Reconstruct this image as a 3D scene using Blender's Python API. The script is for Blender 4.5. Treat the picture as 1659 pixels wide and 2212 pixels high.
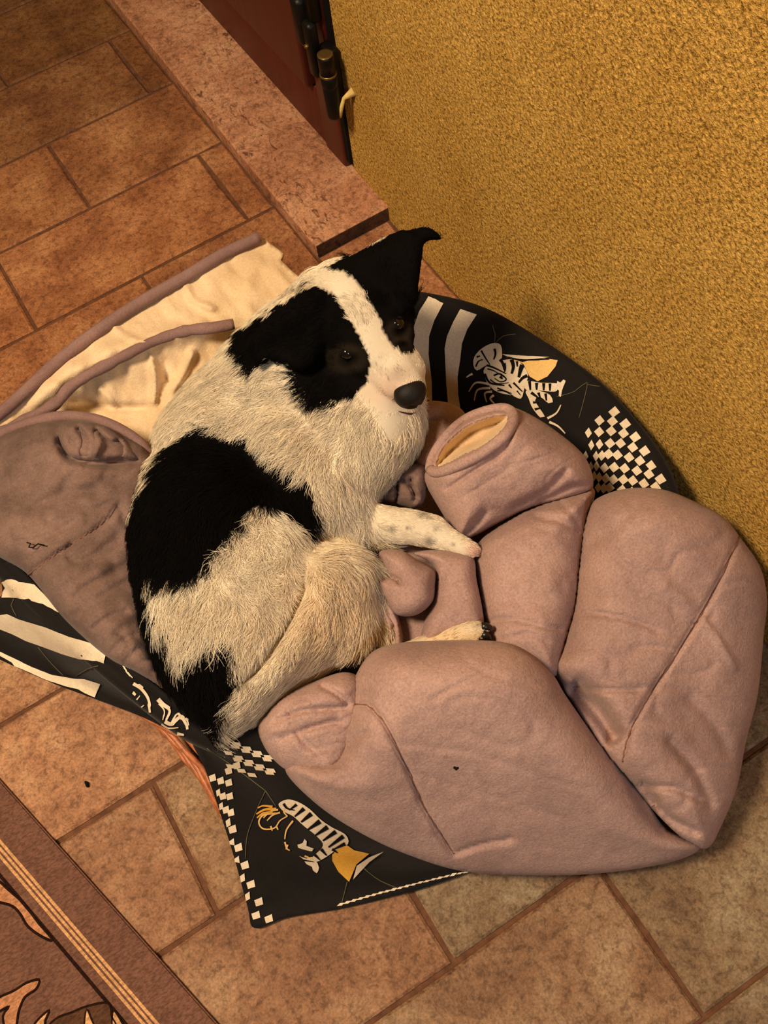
import bpy, bmesh, math, random
import numpy as np
from mathutils import Vector, Matrix
from mathutils.geometry import delaunay_2d_cdt
from mathutils.bvhtree import BVHTree

scene = bpy.context.scene
for o in list(bpy.data.objects):
    bpy.data.objects.remove(o, do_unlink=True)
col = scene.collection
rng = np.random.default_rng(7)
random.seed(7)

# ------------------------------------------------------------------ camera
CAM_H = 1.25
FPX = 2100.0
CX, CY = 829.5, 1106.0
M = np.array([[0.84297597, -0.53069525, -0.08805719],
              [-0.50671926, -0.7283623, -0.46122006],
              [0.18062976, 0.4334177, -0.88290542]])     # rows: image right, image down, view direction
cam_data = bpy.data.cameras.new('camera')
cam = bpy.data.objects.new('camera', cam_data)
col.objects.link(cam)
cam_data.sensor_fit = 'VERTICAL'
cam_data.sensor_height = 24.0
cam_data.lens = FPX / 2212.0 * 24.0
cam_data.clip_start = 0.02
mw = Matrix.Identity(4)
for i in range(3):
    mw[i][0] = M[0][i]; mw[i][1] = -M[1][i]; mw[i][2] = -M[2][i]
mw[2][3] = CAM_H
cam.matrix_world = mw
scene.camera = cam

# ------------------------------------------------------------------ light
world = bpy.data.worlds.new('world')
scene.world = world
world.use_nodes = True
bgn = world.node_tree.nodes['Background']
bgn.inputs[0].default_value = (1.0, 0.74, 0.46, 1)
bgn.inputs[1].default_value = 0.12

def area_light(name, loc, target, size, power, color):
    d = bpy.data.lights.new(name, 'AREA')
    d.energy = power; d.color = color; d.shape = 'DISK'; d.size = size
    o = bpy.data.objects.new(name, d); col.objects.link(o)
    o.location = loc
    o.rotation_euler = (Vector(target) - Vector(loc)).to_track_quat('-Z', 'Y').to_euler()
    return o
area_light('room_lamp', (-0.86, 0.66, 2.36), (0.1, 0.65, 0.1), 0.5, 74, (1.0, 0.77, 0.50))
area_light('far_window', (0.15, -1.5, 1.9), (0.35, 0.5, 0.2), 0.35, 13, (0.86, 0.92, 1.0))

scene.view_settings.view_transform = 'Standard'
scene.view_settings.look = 'None'
scene.view_settings.gamma = 1.0
scene.view_settings.use_curve_mapping = False
scene.view_settings.exposure = 0.0

# ------------------------------------------------------------------ helpers
def ray(px, py):
    px = np.asarray(px, float); py = np.asarray(py, float)
    d = np.stack([(px - CX) / FPX, (py - CY) / FPX, np.ones_like(px)], -1)
    return d @ M                                   # world direction
def P(px, py, z):
    """photo pixel + height above the floor -> world point"""
    d = ray(px, py)
    t = (np.asarray(z, float) - CAM_H) / d[..., 2]
    return np.array([0, 0, CAM_H]) + d * t[..., None]
def PX(px, py, x):
    d = ray(px, py)
    t = x / d[..., 0]
    return np.array([0, 0, CAM_H]) + d * t[..., None]
def PIX(w):
    q = (np.asarray(w) - np.array([0, 0, CAM_H])) @ M.T
    return np.stack([CX + FPX * q[..., 0] / q[..., 2], CY + FPX * q[..., 1] / q[..., 2]], -1)
def srgb(r, g, b):
    f = lambda c: (c / 255 / 12.92) if c / 255 <= 0.04045 else ((c / 255 + 0.055) / 1.055) ** 2.4
    return (f(r), f(g), f(b), 1)

_tab = rng.random((256, 256))
def vnoise(x, y, seed=0):
    x = np.asarray(x) + seed * 17.31; y = np.asarray(y) + seed * 5.77
    xi = np.floor(x).astype(int); yi = np.floor(y).astype(int)
    fx = x - xi; fy = y - yi
    fx = fx * fx * (3 - 2 * fx); fy = fy * fy * (3 - 2 * fy)
    g = lambda a, b: _tab[a % 256, b % 256]
    return ((g(xi, yi) * (1 - fx) + g(xi + 1, yi) * fx) * (1 - fy) +
            (g(xi, yi + 1) * (1 - fx) + g(xi + 1, yi + 1) * fx) * fy) * 2 - 1

def inside(poly, x, y):
    poly = np.asarray(poly, float)[:, :2]
    r = np.zeros(np.shape(x), bool)
    n = len(poly)
    for i in range(n):
        x1, y1 = poly[i]; x2, y2 = poly[(i + 1) % n]
        if y1 == y2: continue
        c = ((y1 > y) != (y2 > y)) & (x < (x2 - x1) * (y - y1) / (y2 - y1) + x1)
        r ^= c
    return r
def seg_dist(pts, line, closed=False):
    """distance of pts (N,2) to a polyline, and the parameter 0..1 along it"""
    line = np.asarray(line, float)[:, :2]
    if closed: line = np.vstack([line, line[:1]])
    best = np.full(len(pts), 1e9); par = np.zeros(len(pts))
    n = len(line) - 1
    for i in range(n):
        a, b = line[i], line[i + 1]
        ab = b - a; L = (ab @ ab) + 1e-9
        t = np.clip(((pts - a) @ ab) / L, 0, 1)
        d = np.hypot(*(pts - (a + t[:, None] * ab)).T)
        m = d < best
        best[m] = d[m]; par[m] = (i + t[m]) / n
    return best, par
def catmull(pts, step, closed=True):
    pts = np.asarray(pts, float); n = len(pts); out = []
    rngi = range(n) if closed else range(n - 1)
    for i in rngi:
        if closed: p0, p1, p2, p3 = pts[i - 1], pts[i], pts[(i + 1) % n], pts[(i + 2) % n]
        else: p0, p1, p2, p3 = pts[max(i - 1, 0)], pts[i], pts[i + 1], pts[min(i + 2, n - 1)]
        m = max(1, int(np.hypot(*(p2 - p1)[:2]) / step + .5))
        for k in range(m):
            t = k / m
            out.append(.5 * ((2 * p1) + (-p0 + p2) * t + (2 * p0 - 5 * p1 + 4 * p2 - p3) * t * t + (-p0 + 3 * p1 - 3 * p2 + p3) * t ** 3))
    if not closed: out.append(pts[-1])
    return np.array(out)

def link(name, me, mats, parent=None, smooth=True):
    o = bpy.data.objects.new(name, me); col.objects.link(o)
    for m in (mats if isinstance(mats, (list, tuple)) else [mats]): me.materials.append(m)
    if smooth: me.polygons.foreach_set('use_smooth', [True] * len(me.polygons))
    if parent is not None: o.parent = parent
    return o
def mesh_of(name, v, f):
    me = bpy.data.meshes.new(name)
    me.from_pydata([tuple(map(float, q)) for q in v], [], [tuple(map(int, q)) for q in f])
    me.update()
    return me
def thing(name, label, cat, loc=(0, 0, 0), group=None):
    o = bpy.data.objects.new(name, None); col.objects.link(o)
    o.location = loc; o.empty_display_size = .05
    o['label'] = label; o['category'] = cat
    if group: o['group'] = group
    return o
def setp(o, root):
    """parent under a root Empty, keeping the world place"""
    o.parent = root
    o.matrix_parent_inverse = Matrix.Translation(root.location).inverted()
    return o

def tri_region(outline, step, extra=None):
    """outline (N,>=2) -> points (M,2), triangles, number of boundary points"""
    b = np.asarray(outline, float)[:, :2]
    x0, y0 = b.min(0); x1, y1 = b.max(0)
    gx, gy = [], []
    r = 0; y = y0
    while y < y1:
        xs = np.arange(x0 + (r % 2) * step / 2, x1, step)
        gx.append(xs); gy.append(np.full(len(xs), y)); y += step * .866; r += 1
    g = np.stack([np.concatenate(gx), np.concatenate(gy)], 1)
    g = g[inside(b, g[:, 0], g[:, 1])]
    if len(g):
        d, _ = seg_dist(g, b, True); g = g[d > step * .55]
    vs = [Vector(p) for p in np.vstack([b, g])] if len(g) else [Vector(p) for p in b]
    nb = len(b)
    ed = [(i, (i + 1) % nb) for i in range(nb)]
    v, e, f, ov, oe, of = delaunay_2d_cdt(vs, ed, [], 1, 1e-4)
    v = np.array([(q.x, q.y) for q in v])
    f = [t for t in f if len(t) == 3]
    return v, f, nb

def ramp_profile(t): 
    t = np.clip(t, 0, 1); return np.sqrt(np.maximum(0, 1 - (1 - t) ** 2))

def lobe_geo(outline, up, dn, R, step=8, creases=(), wrinkle=0.0, wfreq=1 / 60., wang=0.0, wstr=3.0, seed=1, smooth=True, fine=0.0):
    """a stuffed shape: an outline with its own heights, puffed up and down.
    creases: (polyline, width px, depth m)"""
    ol = catmull(outline, step) if smooth else np.asarray(outline, float)
    v, f, nb = tri_region(ol, step)
    d, _ = seg_dist(v, ol, True)
    # base height from the outline
    D2 = ((v[:, None, :] - ol[None, :, :2]) ** 2).sum(-1) + 4.0
    w = 1 / D2 ** 1.5
    base = (w * ol[None, :, 2]).sum(1) / w.sum(1)
    pr = ramp_profile(d / R)
    bulk = pr * (.86 + .14 * np.clip(d / (R * 2.2), 0, 1))
    top = base + up * bulk
    fade = np.clip(d / 26., 0, 1)
    if wrinkle:
        c, s = math.cos(wang), math.sin(wang)
        a = (v[:, 0] * c + v[:, 1] * s) * wfreq / wstr; b = (-v[:, 0] * s + v[:, 1] * c) * wfreq
        n1 = vnoise(a, b, seed); n2 = vnoise(a * 2.3, b * 2.3, seed + 3)
        top = top + fade * wrinkle * (n1 * .6 + n2 * .3 - .8 * np.maximum(0, 1 - np.abs(vnoise(a * 1.4, b * 1.4, seed + 9)) * 5))
    if fine:
        top = top + fade * fine * vnoise(v[:, 0] / 16., v[:, 1] / 16., seed + 5)
    for line, wd, dep in creases:
        cl = catmull(line, 12, False) if len(line) > 2 else np.asarray(line, float)
        cd, par = seg_dist(v, cl)
        en = np.clip(np.minimum(par, 1 - par) * 8 + .25, 0, 1)
        top = top - dep * np.exp(-(cd / wd) ** 2) * en * np.clip(d / 12., 0, 1)
    bot = base - dn * pr
    isb = d < 1e-3
    W = P(v[:, 0], v[:, 1], np.where(isb, base, top))
    n = len(v)
    idx = np.full(n, -1); k = n; extra = []
    for i in range(n):
        if isb[i]: idx[i] = i
        else: idx[i] = k; k += 1; extra.append(i)
    W2 = P(v[extra, 0], v[extra, 1], bot[extra])
    verts = np.vstack([W, W2])
    faces = []
    for t in f:
        a, b, c = (verts[i] for i in t)
        nz = np.cross(b - a, c - a)
        ctr = (a + b + c) / 3 - np.array([0, 0, CAM_H])
        if nz @ ctr > 0: t = t[::-1]
        faces.append(tuple(t)); faces.append((idx[t[2]], idx[t[1]], idx[t[0]]))
    return verts, faces, v, f
def lobe(name, outline, up, dn, R, mat, parent, **k):
    verts, faces, v, f = lobe_geo(outline, up, dn, R, **k)
    o = link(name, mesh_of(name, verts, faces), mat)
    setp(o, parent)
    return o

def sheet(name, outline, mat, parent, step=10, thick=.004, wrinkle=0.0, wfreq=1 / 50., wang=0., wstr=3., creases=(), seed=1, smooth=True):
    """a cloth sheet: outline with heights, filled in, with thickness"""
    ol = catmull(outline, step) if smooth else np.asarray(outline, float)
    v, f, nb = tri_region(ol, step)
    D2 = ((v[:, None, :] - ol[None, :, :2]) ** 2).sum(-1) + 4.0
    w = 1 / D2 ** 1.5
    z = (w * ol[None, :, 2]).sum(1) / w.sum(1)
    d, _ = seg_dist(v, ol, True)
    if wrinkle:
        c, s = math.cos(wang), math.sin(wang)
        a = (v[:, 0] * c + v[:, 1] * s) * wfreq / wstr; b = (-v[:, 0] * s + v[:, 1] * c) * wfreq
        z = z + np.clip(d / 25, .15, 1) * wrinkle * (vnoise(a, b, seed) + .5 * vnoise(a * 2.2, b * 2.2, seed + 2))
    for line, wd, dep in creases:
        cl = catmull(line, 12, False) if len(line) > 2 else np.asarray(line, float)
        cd, par = seg_dist(v, cl)
        en = np.clip(np.minimum(par, 1 - par) * 6 + .15, 0, 1)
        z = z - dep * np.exp(-(cd / wd) ** 2) * en
    W = P(v[:, 0], v[:, 1], z)
    n = len(W)
    # outward normals for the thickness
    nr = np.zeros_like(W); ff = []
    for t in f:
        a, b, c = (W[i] for i in t)
        nz = np.cross(b - a, c - a)
        if nz @ ((a + b + c) / 3 - np.array([0, 0, CAM_H])) > 0: t = t[::-1]; nz = -nz
        ff.append(tuple(t))
        for i in t: nr[i] += nz
    nr /= np.linalg.norm(nr, axis=1)[:, None] + 1e-12
    W2 = W - nr * thick
    W2[:, 2] = np.maximum(W2[:, 2], .001)
    faces = list(ff) + [(t[2] + n, t[1] + n, t[0] + n) for t in ff]
    cnt = {}
    for t in ff:
        for i in range(3):
            e = (t[i], t[(i + 1) % 3])
            if (e[1], e[0]) in cnt: cnt.pop((e[1], e[0]))
            else: cnt[e] = 1
    for a, b in cnt: faces.append((b, a, a + n, b + n))
    o = link(name, mesh_of(name, np.vstack([W, W2]), faces), mat)
    setp(o, parent)
    return o

def tube_geo(pts, rad, ns=8, cap=True):
    pts = np.asarray(pts, float); n = len(pts)
    rad = np.broadcast_to(np.asarray(rad, float), (n,))
    tan = np.gradient(pts, axis=0); tan /= np.linalg.norm(tan, axis=1)[:, None] + 1e-12
    up = np.array([0, 0, 1.]) if abs(tan[0][2]) < .9 else np.array([1., 0, 0])
    V = []; F = []
    for i in range(n):
        a = np.cross(tan[i], up); a /= np.linalg.norm(a) + 1e-12
        b = np.cross(a, tan[i]); up = b
        for k in range(ns):
            t = 2 * math.pi * k / ns
            V.append(pts[i] + rad[i] * (math.cos(t) * a + math.sin(t) * b))
    for i in range(n - 1):
        for k in range(ns):
            F.append((i * ns + k, i * ns + (k + 1) % ns, (i + 1) * ns + (k + 1) % ns, (i + 1) * ns + k))
    if cap:
        F.append(tuple(range(ns))[::-1]); F.append(tuple((n - 1) * ns + k for k in range(ns)))
    return V, F
def tube(name, pts, rad, mat, parent=None, ns=8):
    V, F = tube_geo(pts, rad, ns)
    o = link(name, mesh_of(name, V, F), mat)
    if parent is not None: setp(o, parent)
    return o
def box_mesh(name, x0, x1, y0, y1, z0, z1, bev=0.0, seg=2):
    bm = bmesh.new()
    bmesh.ops.create_cube(bm, size=1)
    for v in bm.verts:
        v.co = (x0 + (v.co.x + .5) * (x1 - x0), y0 + (v.co.y + .5) * (y1 - y0), z0 + (v.co.z + .5) * (z1 - z0))
    if bev: bmesh.ops.bevel(bm, geom=list(bm.edges), offset=bev, segments=seg, affect='EDGES', profile=.5)
    me = bpy.data.meshes.new(name); bm.to_mesh(me); bm.free()
    return me

# ------------------------------------------------------------------ materials
def mat_new(name, rough=.8, spec=.3):
    m = bpy.data.materials.new(name); m.use_nodes = True
    nt = m.node_tree; b = nt.nodes['Principled BSDF']
    b.inputs['Roughness'].default_value = rough
    b.inputs['Specular IOR Level'].default_value = spec
    return m, nt, b
def N(nt, t, **k):
    n = nt.nodes.new(t)
    for a, v in k.items():
        if a.startswith('i_'):
            key = a[2:].replace('_', ' ')
            n.inputs[key].default_value = v
        else: setattr(n, a, v)
    return n
def ramp(nt, src, stops):
    r = nt.nodes.new('ShaderNodeValToRGB')
    e = r.color_ramp.elements
    while len(e) < len(stops): e.new(.5)
    for x, (p, c) in zip(e, stops): x.position = p; x.color = c
    nt.links.new(src, r.inputs[0]); return r
def bump(nt, b, src, strength, dist, prev=None):
    n = N(nt, 'ShaderNodeBump'); n.inputs['Strength'].default_value = strength; n.inputs['Distance'].default_value = dist
    nt.links.new(src, n.inputs['Height'])
    if prev is not None: nt.links.new(prev.outputs[0], n.inputs['Normal'])
    nt.links.new(n.outputs[0], b.inputs['Normal']); return n
def mixc(nt, fac, a, b, mode='MIX'):
    n = N(nt, 'ShaderNodeMix', data_type='RGBA', blend_type=mode)
    for s, v in ((0, fac), (6, a), (7, b)):
        if hasattr(v, 'links'): nt.links.new(v, n.inputs[s])
        else: n.inputs[s].default_value = v
    return n.outputs[2]
def noise(nt, scale, detail=4, rough=.6, vec=None, dist=0):
    n = N(nt, 'ShaderNodeTexNoise'); n.inputs['Scale'].default_value = scale
    n.inputs['Detail'].default_value = detail; n.inputs['Roughness'].default_value = rough; n.inputs['Distortion'].default_value = dist
    if vec is None: vec = world_pos(nt)
    nt.links.new(vec, n.inputs['Vector']); return n
def world_pos(nt):
    g = N(nt, 'ShaderNodeNewGeometry'); return g.outputs['Position']

def plain(name, c, rough=.7, spec=.3, metal=0.0, nscale=0, namp=.0, bumpd=0):
    m, nt, b = mat_new(name, rough, spec)
    b.inputs['Base Color'].default_value = c; b.inputs['Metallic'].default_value = metal
    if nscale:
        n = noise(nt, nscale)
        lo = tuple(x * (1 - namp) for x in c[:3]) + (1,); hi = tuple(min(1, x * (1 + namp)) for x in c[:3]) + (1,)
        r = ramp(nt, n.outputs[0], [(.3, lo), (.7, hi)])
        nt.links.new(r.outputs[0], b.inputs['Base Color'])
        if bumpd: bump(nt, b, n.outputs[0], .6, bumpd)
    return m

def stone(name, lo, mid, hi, pit, use_obj=True, pits=.45, rough=.62):
    m, nt, b = mat_new(name, rough, .25)
    n1 = noise(nt, 9, 6, .65); n2 = noise(nt, 88, 5, .72, dist=.35); n3 = noise(nt, 300, 3, .65)
    r = ramp(nt, n1.outputs[0], [(.32, lo), (.5, mid), (.68, hi)])
    r2 = ramp(nt, n2.outputs[0], [(.36, (.48, .42, .36, 1)), (.5, (.98, .98, .98, 1)), (.68, (1.22, 1.2, 1.16, 1))])
    c = mixc(nt, .85, r.outputs[0], r2.outputs[0], 'MULTIPLY')
    r3 = ramp(nt, n3.outputs[0], [(.35, (.66, .64, .6, 1)), (.65, (1.2, 1.2, 1.2, 1))])
    c = mixc(nt, .8, c, r3.outputs[0], 'MULTIPLY')
    vo = noise(nt, 26, 4, .75, dist=1.5)
    pr = ramp(nt, vo.outputs[0], [(.30, (1, 1, 1, 1)), (.37, (0, 0, 0, 1))])
    pm = N(nt, 'ShaderNodeMath', operation='MULTIPLY'); pm.inputs[1].default_value = pits
    nt.links.new(pr.outputs[0], pm.inputs[0])
    if not use_obj:                                   # travertine: holes strung out along the bedding, in clusters
        mp = N(nt, 'ShaderNodeMapping'); mp.inputs['Scale'].default_value = (1, .42, 1); nt.links.new(world_pos(nt), mp.inputs[0])
        h1 = noise(nt, 70, 3, .6, mp.outputs[0], 1.2); h2 = noise(nt, 12, 3, .6, mp.outputs[0])
        r1 = ramp(nt, h1.outputs[0], [(.56, (0, 0, 0, 1)), (.64, (1, 1, 1, 1))]); r22 = ramp(nt, h2.outputs[0], [(.44, (0, 0, 0, 1)), (.56, (1, 1, 1, 1))])
        q = N(nt, 'ShaderNodeMath', operation='MULTIPLY'); nt.links.new(r1.outputs[0], q.inputs[0]); nt.links.new(r22.outputs[0], q.inputs[1])
        mx = N(nt, 'ShaderNodeMath', operation='MULTIPLY_ADD', use_clamp=True); nt.links.new(q.outputs[0], mx.inputs[0]); mx.inputs[1].default_value = .8; nt.links.new(pm.outputs[0], mx.inputs[2]); pm = mx
    c = mixc(nt, pm.outputs[0], c, pit)
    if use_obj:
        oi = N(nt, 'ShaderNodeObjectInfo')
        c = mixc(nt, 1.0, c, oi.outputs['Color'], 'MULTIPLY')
    nt.links.new(c, b.inputs['Base Color'])
    bp = bump(nt, b, n2.outputs[0], .5, .004)
    bp = bump(nt, b, n3.outputs[0], .5, .0012, bp)
    return m
m_tile = stone('terracotta_tile', srgb(132, 88, 62), srgb(170, 122, 88), srgb(200, 156, 118), srgb(84, 54, 38), True, .6)
m_slab = stone('travertine', srgb(158, 106, 78), srgb(184, 131, 99), srgb(204, 154, 120), srgb(84, 46, 30), False, .35, .5)
m_grout = plain('grout', srgb(98, 66, 48), .95, .1, nscale=80, namp=.3, bumpd=.003)

def stucco():
    m, nt, b = mat_new('ochre_stucco', .9, .12)
    n1 = noise(nt, 230, 4, .62, dist=.5); n2 = noise(nt, 6, 3, .5); n3 = noise(nt, 520, 2, .5)
    r = ramp(nt, n2.outputs[0], [(.3, srgb(206, 158, 76)), (.7, srgb(224, 178, 94))])
    r1 = ramp(nt, n1.outputs[0], [(.36, (.36, .31, .2, 1)), (.48, (.9, .88, .8, 1)), (.66, (1.35, 1.35, 1.4, 1))])
    c = mixc(nt, .9, r.outputs[0], r1.outputs[0], 'MULTIPLY')
    nt.links.new(c, b.inputs['Base Color'])
    bp = bump(nt, b, n1.outputs[0], 1.0, .009)
    bump(nt, b, n3.outputs[0], .4, .001, bp)
    return m
m_wall = stucco()

def fabric(name, c, dirt=None, nap=.35, bd=.0025, rough=.85, sheen=.07, scale=380):
    m, nt, b = mat_new(name, rough, .15)
    n1 = noise(nt, 14, 4, .6); n2 = noise(nt, scale, 3, .7); n3 = noise(nt, 90, 4, .7, dist=1.2)
    d = dirt or tuple(x * .75 for x in c[:3]) + (1,)
    r = ramp(nt, n1.outputs[0], [(.3, d), (.62, c)])
    lo = 1 - nap
    r2 = ramp(nt, n2.outputs[0], [(.3, (lo, lo, lo, 1)), (.7, (1.1, 1.1, 1.1, 1))])
    cc = mixc(nt, .9, r.outputs[0], r2.outputs[0], 'MULTIPLY')
    nt.links.new(cc, b.inputs['Base Color'])
    b.inputs['Sheen Weight'].default_value = sheen; b.inputs['Sheen Roughness'].default_value = .5
    bp = bump(nt, b, n3.outputs[0], .35, bd)
    bump(nt, b, n2.outputs[0], .4, .0008, bp)
    return m
m_quilt = fabric('mauve_microfibre', srgb(180, 147, 138), srgb(156, 126, 120), .34, .004)
m_quilt_grey = fabric('mauve_microfibre_worn_shaded', srgb(132, 106, 97), srgb(92, 73, 66), .3)  # darker mauve: dirt and wear, with part of the shading in its colour
m_pipe = fabric('mauve_piping', srgb(142, 112, 106), srgb(120, 92, 88), .2)
m_cream = fabric('cream_lining', srgb(228, 202, 166), srgb(212, 182, 144), .16, .003)
m_black = fabric('black_cotton', srgb(24, 20, 18), srgb(18, 15, 14), .25, .0015, .8, .05)
m_white = fabric('white_print', srgb(226, 208, 182), srgb(205, 184, 156), .15, .001, .75, .05)
m_gold = fabric('yellow_print', srgb(226, 168, 62), srgb(206, 146, 44), .15, .001, .75, .05)
m_pale = fabric('pale_gold_print', srgb(232, 190, 118), srgb(214, 170, 100), .15, .001, .75, .05)
m_ink = plain('black_print', srgb(16, 13, 12), .8, .1)
m_thread = plain('thread', srgb(92, 84, 62), .8, .2)
m_wicker = plain('wicker_cane', srgb(176, 104, 66), .42, .4, nscale=90, namp=.4, bumpd=.001)
def wood(name, c):
    m, nt, b = mat_new(name, .42, .35)
    tc = world_pos(nt); mp = N(nt, 'ShaderNodeMapping'); mp.inputs['Scale'].default_value = (60, 60, 3)
    nt.links.new(tc, mp.inputs[0]); n = noise(nt, 1, 6, .6, mp.outputs[0], .4)
    lo = tuple(x * .7 for x in c[:3]) + (1,)
    r = ramp(nt, n.outputs[0], [(.3, lo), (.7, c)]); nt.links.new(r.outputs[0], b.inputs['Base Color'])
    bump(nt, b, n.outputs[0], .2, .0008); return m
m_wood = wood('mahogany_wood', srgb(84, 28, 15))
m_gasket = plain('black_gasket', srgb(10, 8, 7), .7, .2)
m_iron = plain('dark_iron', srgb(20, 17, 14), .45, .4, .5, 60, .4, .0008)
m_brass = plain('worn_edge', srgb(120, 96, 50), .35, .5, .7)
m_plaster = plain('plaster', srgb(214, 184, 112), .9, .1, nscale=120, namp=.2, bumpd=.002)
def rugmat(name, c):
    m, nt, b = mat_new(name, .95, .08)
    mp = N(nt, 'ShaderNodeMapping'); mp.inputs['Rotation'].default_value = (0, 0, .27)
    mp.inputs['Scale'].default_value = (200, 420, 200); nt.links.new(world_pos(nt), mp.inputs[0])
    n = noise(nt, 1, 3, .6, mp.outputs[0]); n2 = noise(nt, 30, 4, .6)
    lo = tuple(x * .62 for x in c[:3]) + (1,); hi = tuple(min(1, x * 1.2) for x in c[:3]) + (1,)
    r = ramp(nt, n.outputs[0], [(.35, lo), (.65, hi)])
    r2 = ramp(nt, n2.outputs[0], [(.3, (.85, .85, .85, 1)), (.7, (1.1, 1.1, 1.1, 1))])
    nt.links.new(mixc(nt, 1, r.outputs[0], r2.outputs[0], 'MULTIPLY'), b.inputs['Base Color'])
    bump(nt, b, n.outputs[0], .7, .0015); return m
m_rug = rugmat('rug_brown', srgb(112, 78, 64))
m_rug_cream = rugmat('rug_cream', srgb(206, 156, 108))
m_rug_tan = rugmat('rug_tan', srgb(184, 128, 92))
m_rug_dark = rugmat('rug_dark', srgb(40, 22, 16))
m_rug_mid = rugmat('rug_mid', srgb(86, 58, 42))

# ------------------------------------------------------------------ floor, tiles
H = CAM_H
WALL_X = .455 * H
floor = link('floor', box_mesh('floor', -1.1, WALL_X + .25, -.75, 2.9, -.06, -.0045), m_grout, smooth=False)
floor['kind'] = 'structure'; floor['label'] = 'brown stone tile floor in offset rows'
rows = [2.30, 2.14, 1.98, 1.82, 1.66, 1.48, 1.32, 1.156, .994, .833, .672, .51, .362, .21, .052, -.105, -.262, -.42, -.58]
offs = {5: .297, 6: .119, 7: -.033, 8: .125, 9: -.03, 10: .13, 11: -.0, 12: .165, 13: .006, 14: .17, 15: .006, 16: .17, 17: .006, 4: .12, 3: .29, 2: .12, 1: .29, 0: .12}
TL = .328
def tile_mesh(x0, x1, y0, y1, seed):
    """slab with worn, slightly uneven edges: base ring, shoulder ring, top ring"""
    r = random.Random(seed)
    g = .0023; x0 += g; x1 -= g; y0 += g; y1 -= g
    nx = max(1, int((x1 - x0) / .09)); ny = max(1, int((y1 - y0) / .09))
    ring = [(x0 + (x1 - x0) * i / nx, y0, 0, 1) for i in range(nx)] + [(x1, y0 + (y1 - y0) * i / ny, -1, 0) for i in range(ny)] + \
           [(x1 - (x1 - x0) * i / nx, y1, 0, -1) for i in range(nx)] + [(x0, y1 - (y1 - y0) * i / ny, 1, 0) for i in range(ny)]
    n = len(ring); V = []; F = []
    jj = [r.uniform(0, .0022) for _ in ring]
    cxm, cym = (x0 + x1) / 2, (y0 + y1) / 2
    dz = r.uniform(-.0008, .0006)
    for lev, (ins, z) in enumerate(((0, -.012), (0, -.003), (.0035, 0.0 + dz))):
        for (x, y, ix, iy), j in zip(ring, jj):
            sx = 1 if x < cxm else -1; sy = 1 if y < cym else -1
            kx = ins + (j if ix else 0); ky = ins + (j if iy else 0)
            px = x + sx * (kx if abs(x - x0) < 1e-6 or abs(x - x1) < 1e-6 else 0)
            py = y + sy * (ky if abs(y - y0) < 1e-6 or abs(y - y1) < 1e-6 else 0)
            V.append((px, py, z))
    for l in range(2):
        for i in range(n):
            F.append((l * n + i, l * n + (i + 1) % n, (l + 1) * n + (i + 1) % n, (l + 1) * n + i))
    F.append(tuple(range(2 * n, 3 * n)))
    return mesh_of('tile', V, F)
SLAB_X0, SLAB_Y0 = .3385 * H, .8745 * H
tid = 0
for ri in range(len(rows) - 1):
    y1, y0 = rows[ri] * H, rows[ri + 1] * H
    x = offs.get(ri, .12) * H
    while x > -1.05: x -= TL * H
    while x < WALL_X - .004:
        a, b = x, min(x + TL * H, WALL_X)
        if b - a > .02 and b > -1.05:
            tid += 1
            cut = [(a, b, y0, y1)]
            if y1 > SLAB_Y0 + .01 and b > SLAB_X0:          # tiles end at the threshold
                cut = []
                if y0 < SLAB_Y0 - .01:
                    cut.append((a, b, y0, SLAB_Y0)) if a > SLAB_X0 - .03 else cut.extend([(a, SLAB_X0, y0, y1), (SLAB_X0, b, y0, SLAB_Y0)])
                elif a < SLAB_X0 - .012: cut.append((a, SLAB_X0, y0, y1))
            for q in cut:
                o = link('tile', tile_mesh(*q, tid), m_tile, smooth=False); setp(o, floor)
                xx, yy = (q[0] + q[1]) / 2 / H, (q[2] + q[3]) / 2 / H
                k = random.uniform(.86, 1.08); w = random.uniform(-.05, .05)
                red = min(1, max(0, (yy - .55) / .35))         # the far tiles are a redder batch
                far = 0 if yy < 1.16 else .18 if yy < 1.32 else .42 if yy < 1.48 else .55; ol = min(1, max(0, (xx + .08) / .18)) * (yy < .36)  # far: lamp falloff and corner darkening painted into the tile colour
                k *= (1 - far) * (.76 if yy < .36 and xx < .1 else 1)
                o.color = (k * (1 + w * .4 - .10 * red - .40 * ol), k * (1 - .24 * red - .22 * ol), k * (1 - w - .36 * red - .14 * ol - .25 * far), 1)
        x += TL * H

# threshold slab in front of the door
def slab_mesh():
    me = box_mesh('trim_1', SLAB_X0, WALL_X + .22, SLAB_Y0, 2.9, -.02, .026, .004, 3); return me
slab = link('trim_1', slab_mesh(), m_slab); slab['kind'] = 'structure'; slab['label'] = 'raised pinkish travertine door threshold slab with rounded edge'
md = slab.modifiers.new('n', 'WEIGHTED_NORMAL')
slab.data.materials.append(stone('shaded_dirty_slab_end', srgb(50, 33, 23), srgb(72, 48, 33), srgb(94, 64, 44), srgb(24, 15, 10), False, .8, .8))  # end face: its shade put into the colour, over dirty stone
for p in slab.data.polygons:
    if p.normal.y < -.9: p.material_index = 1

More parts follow.
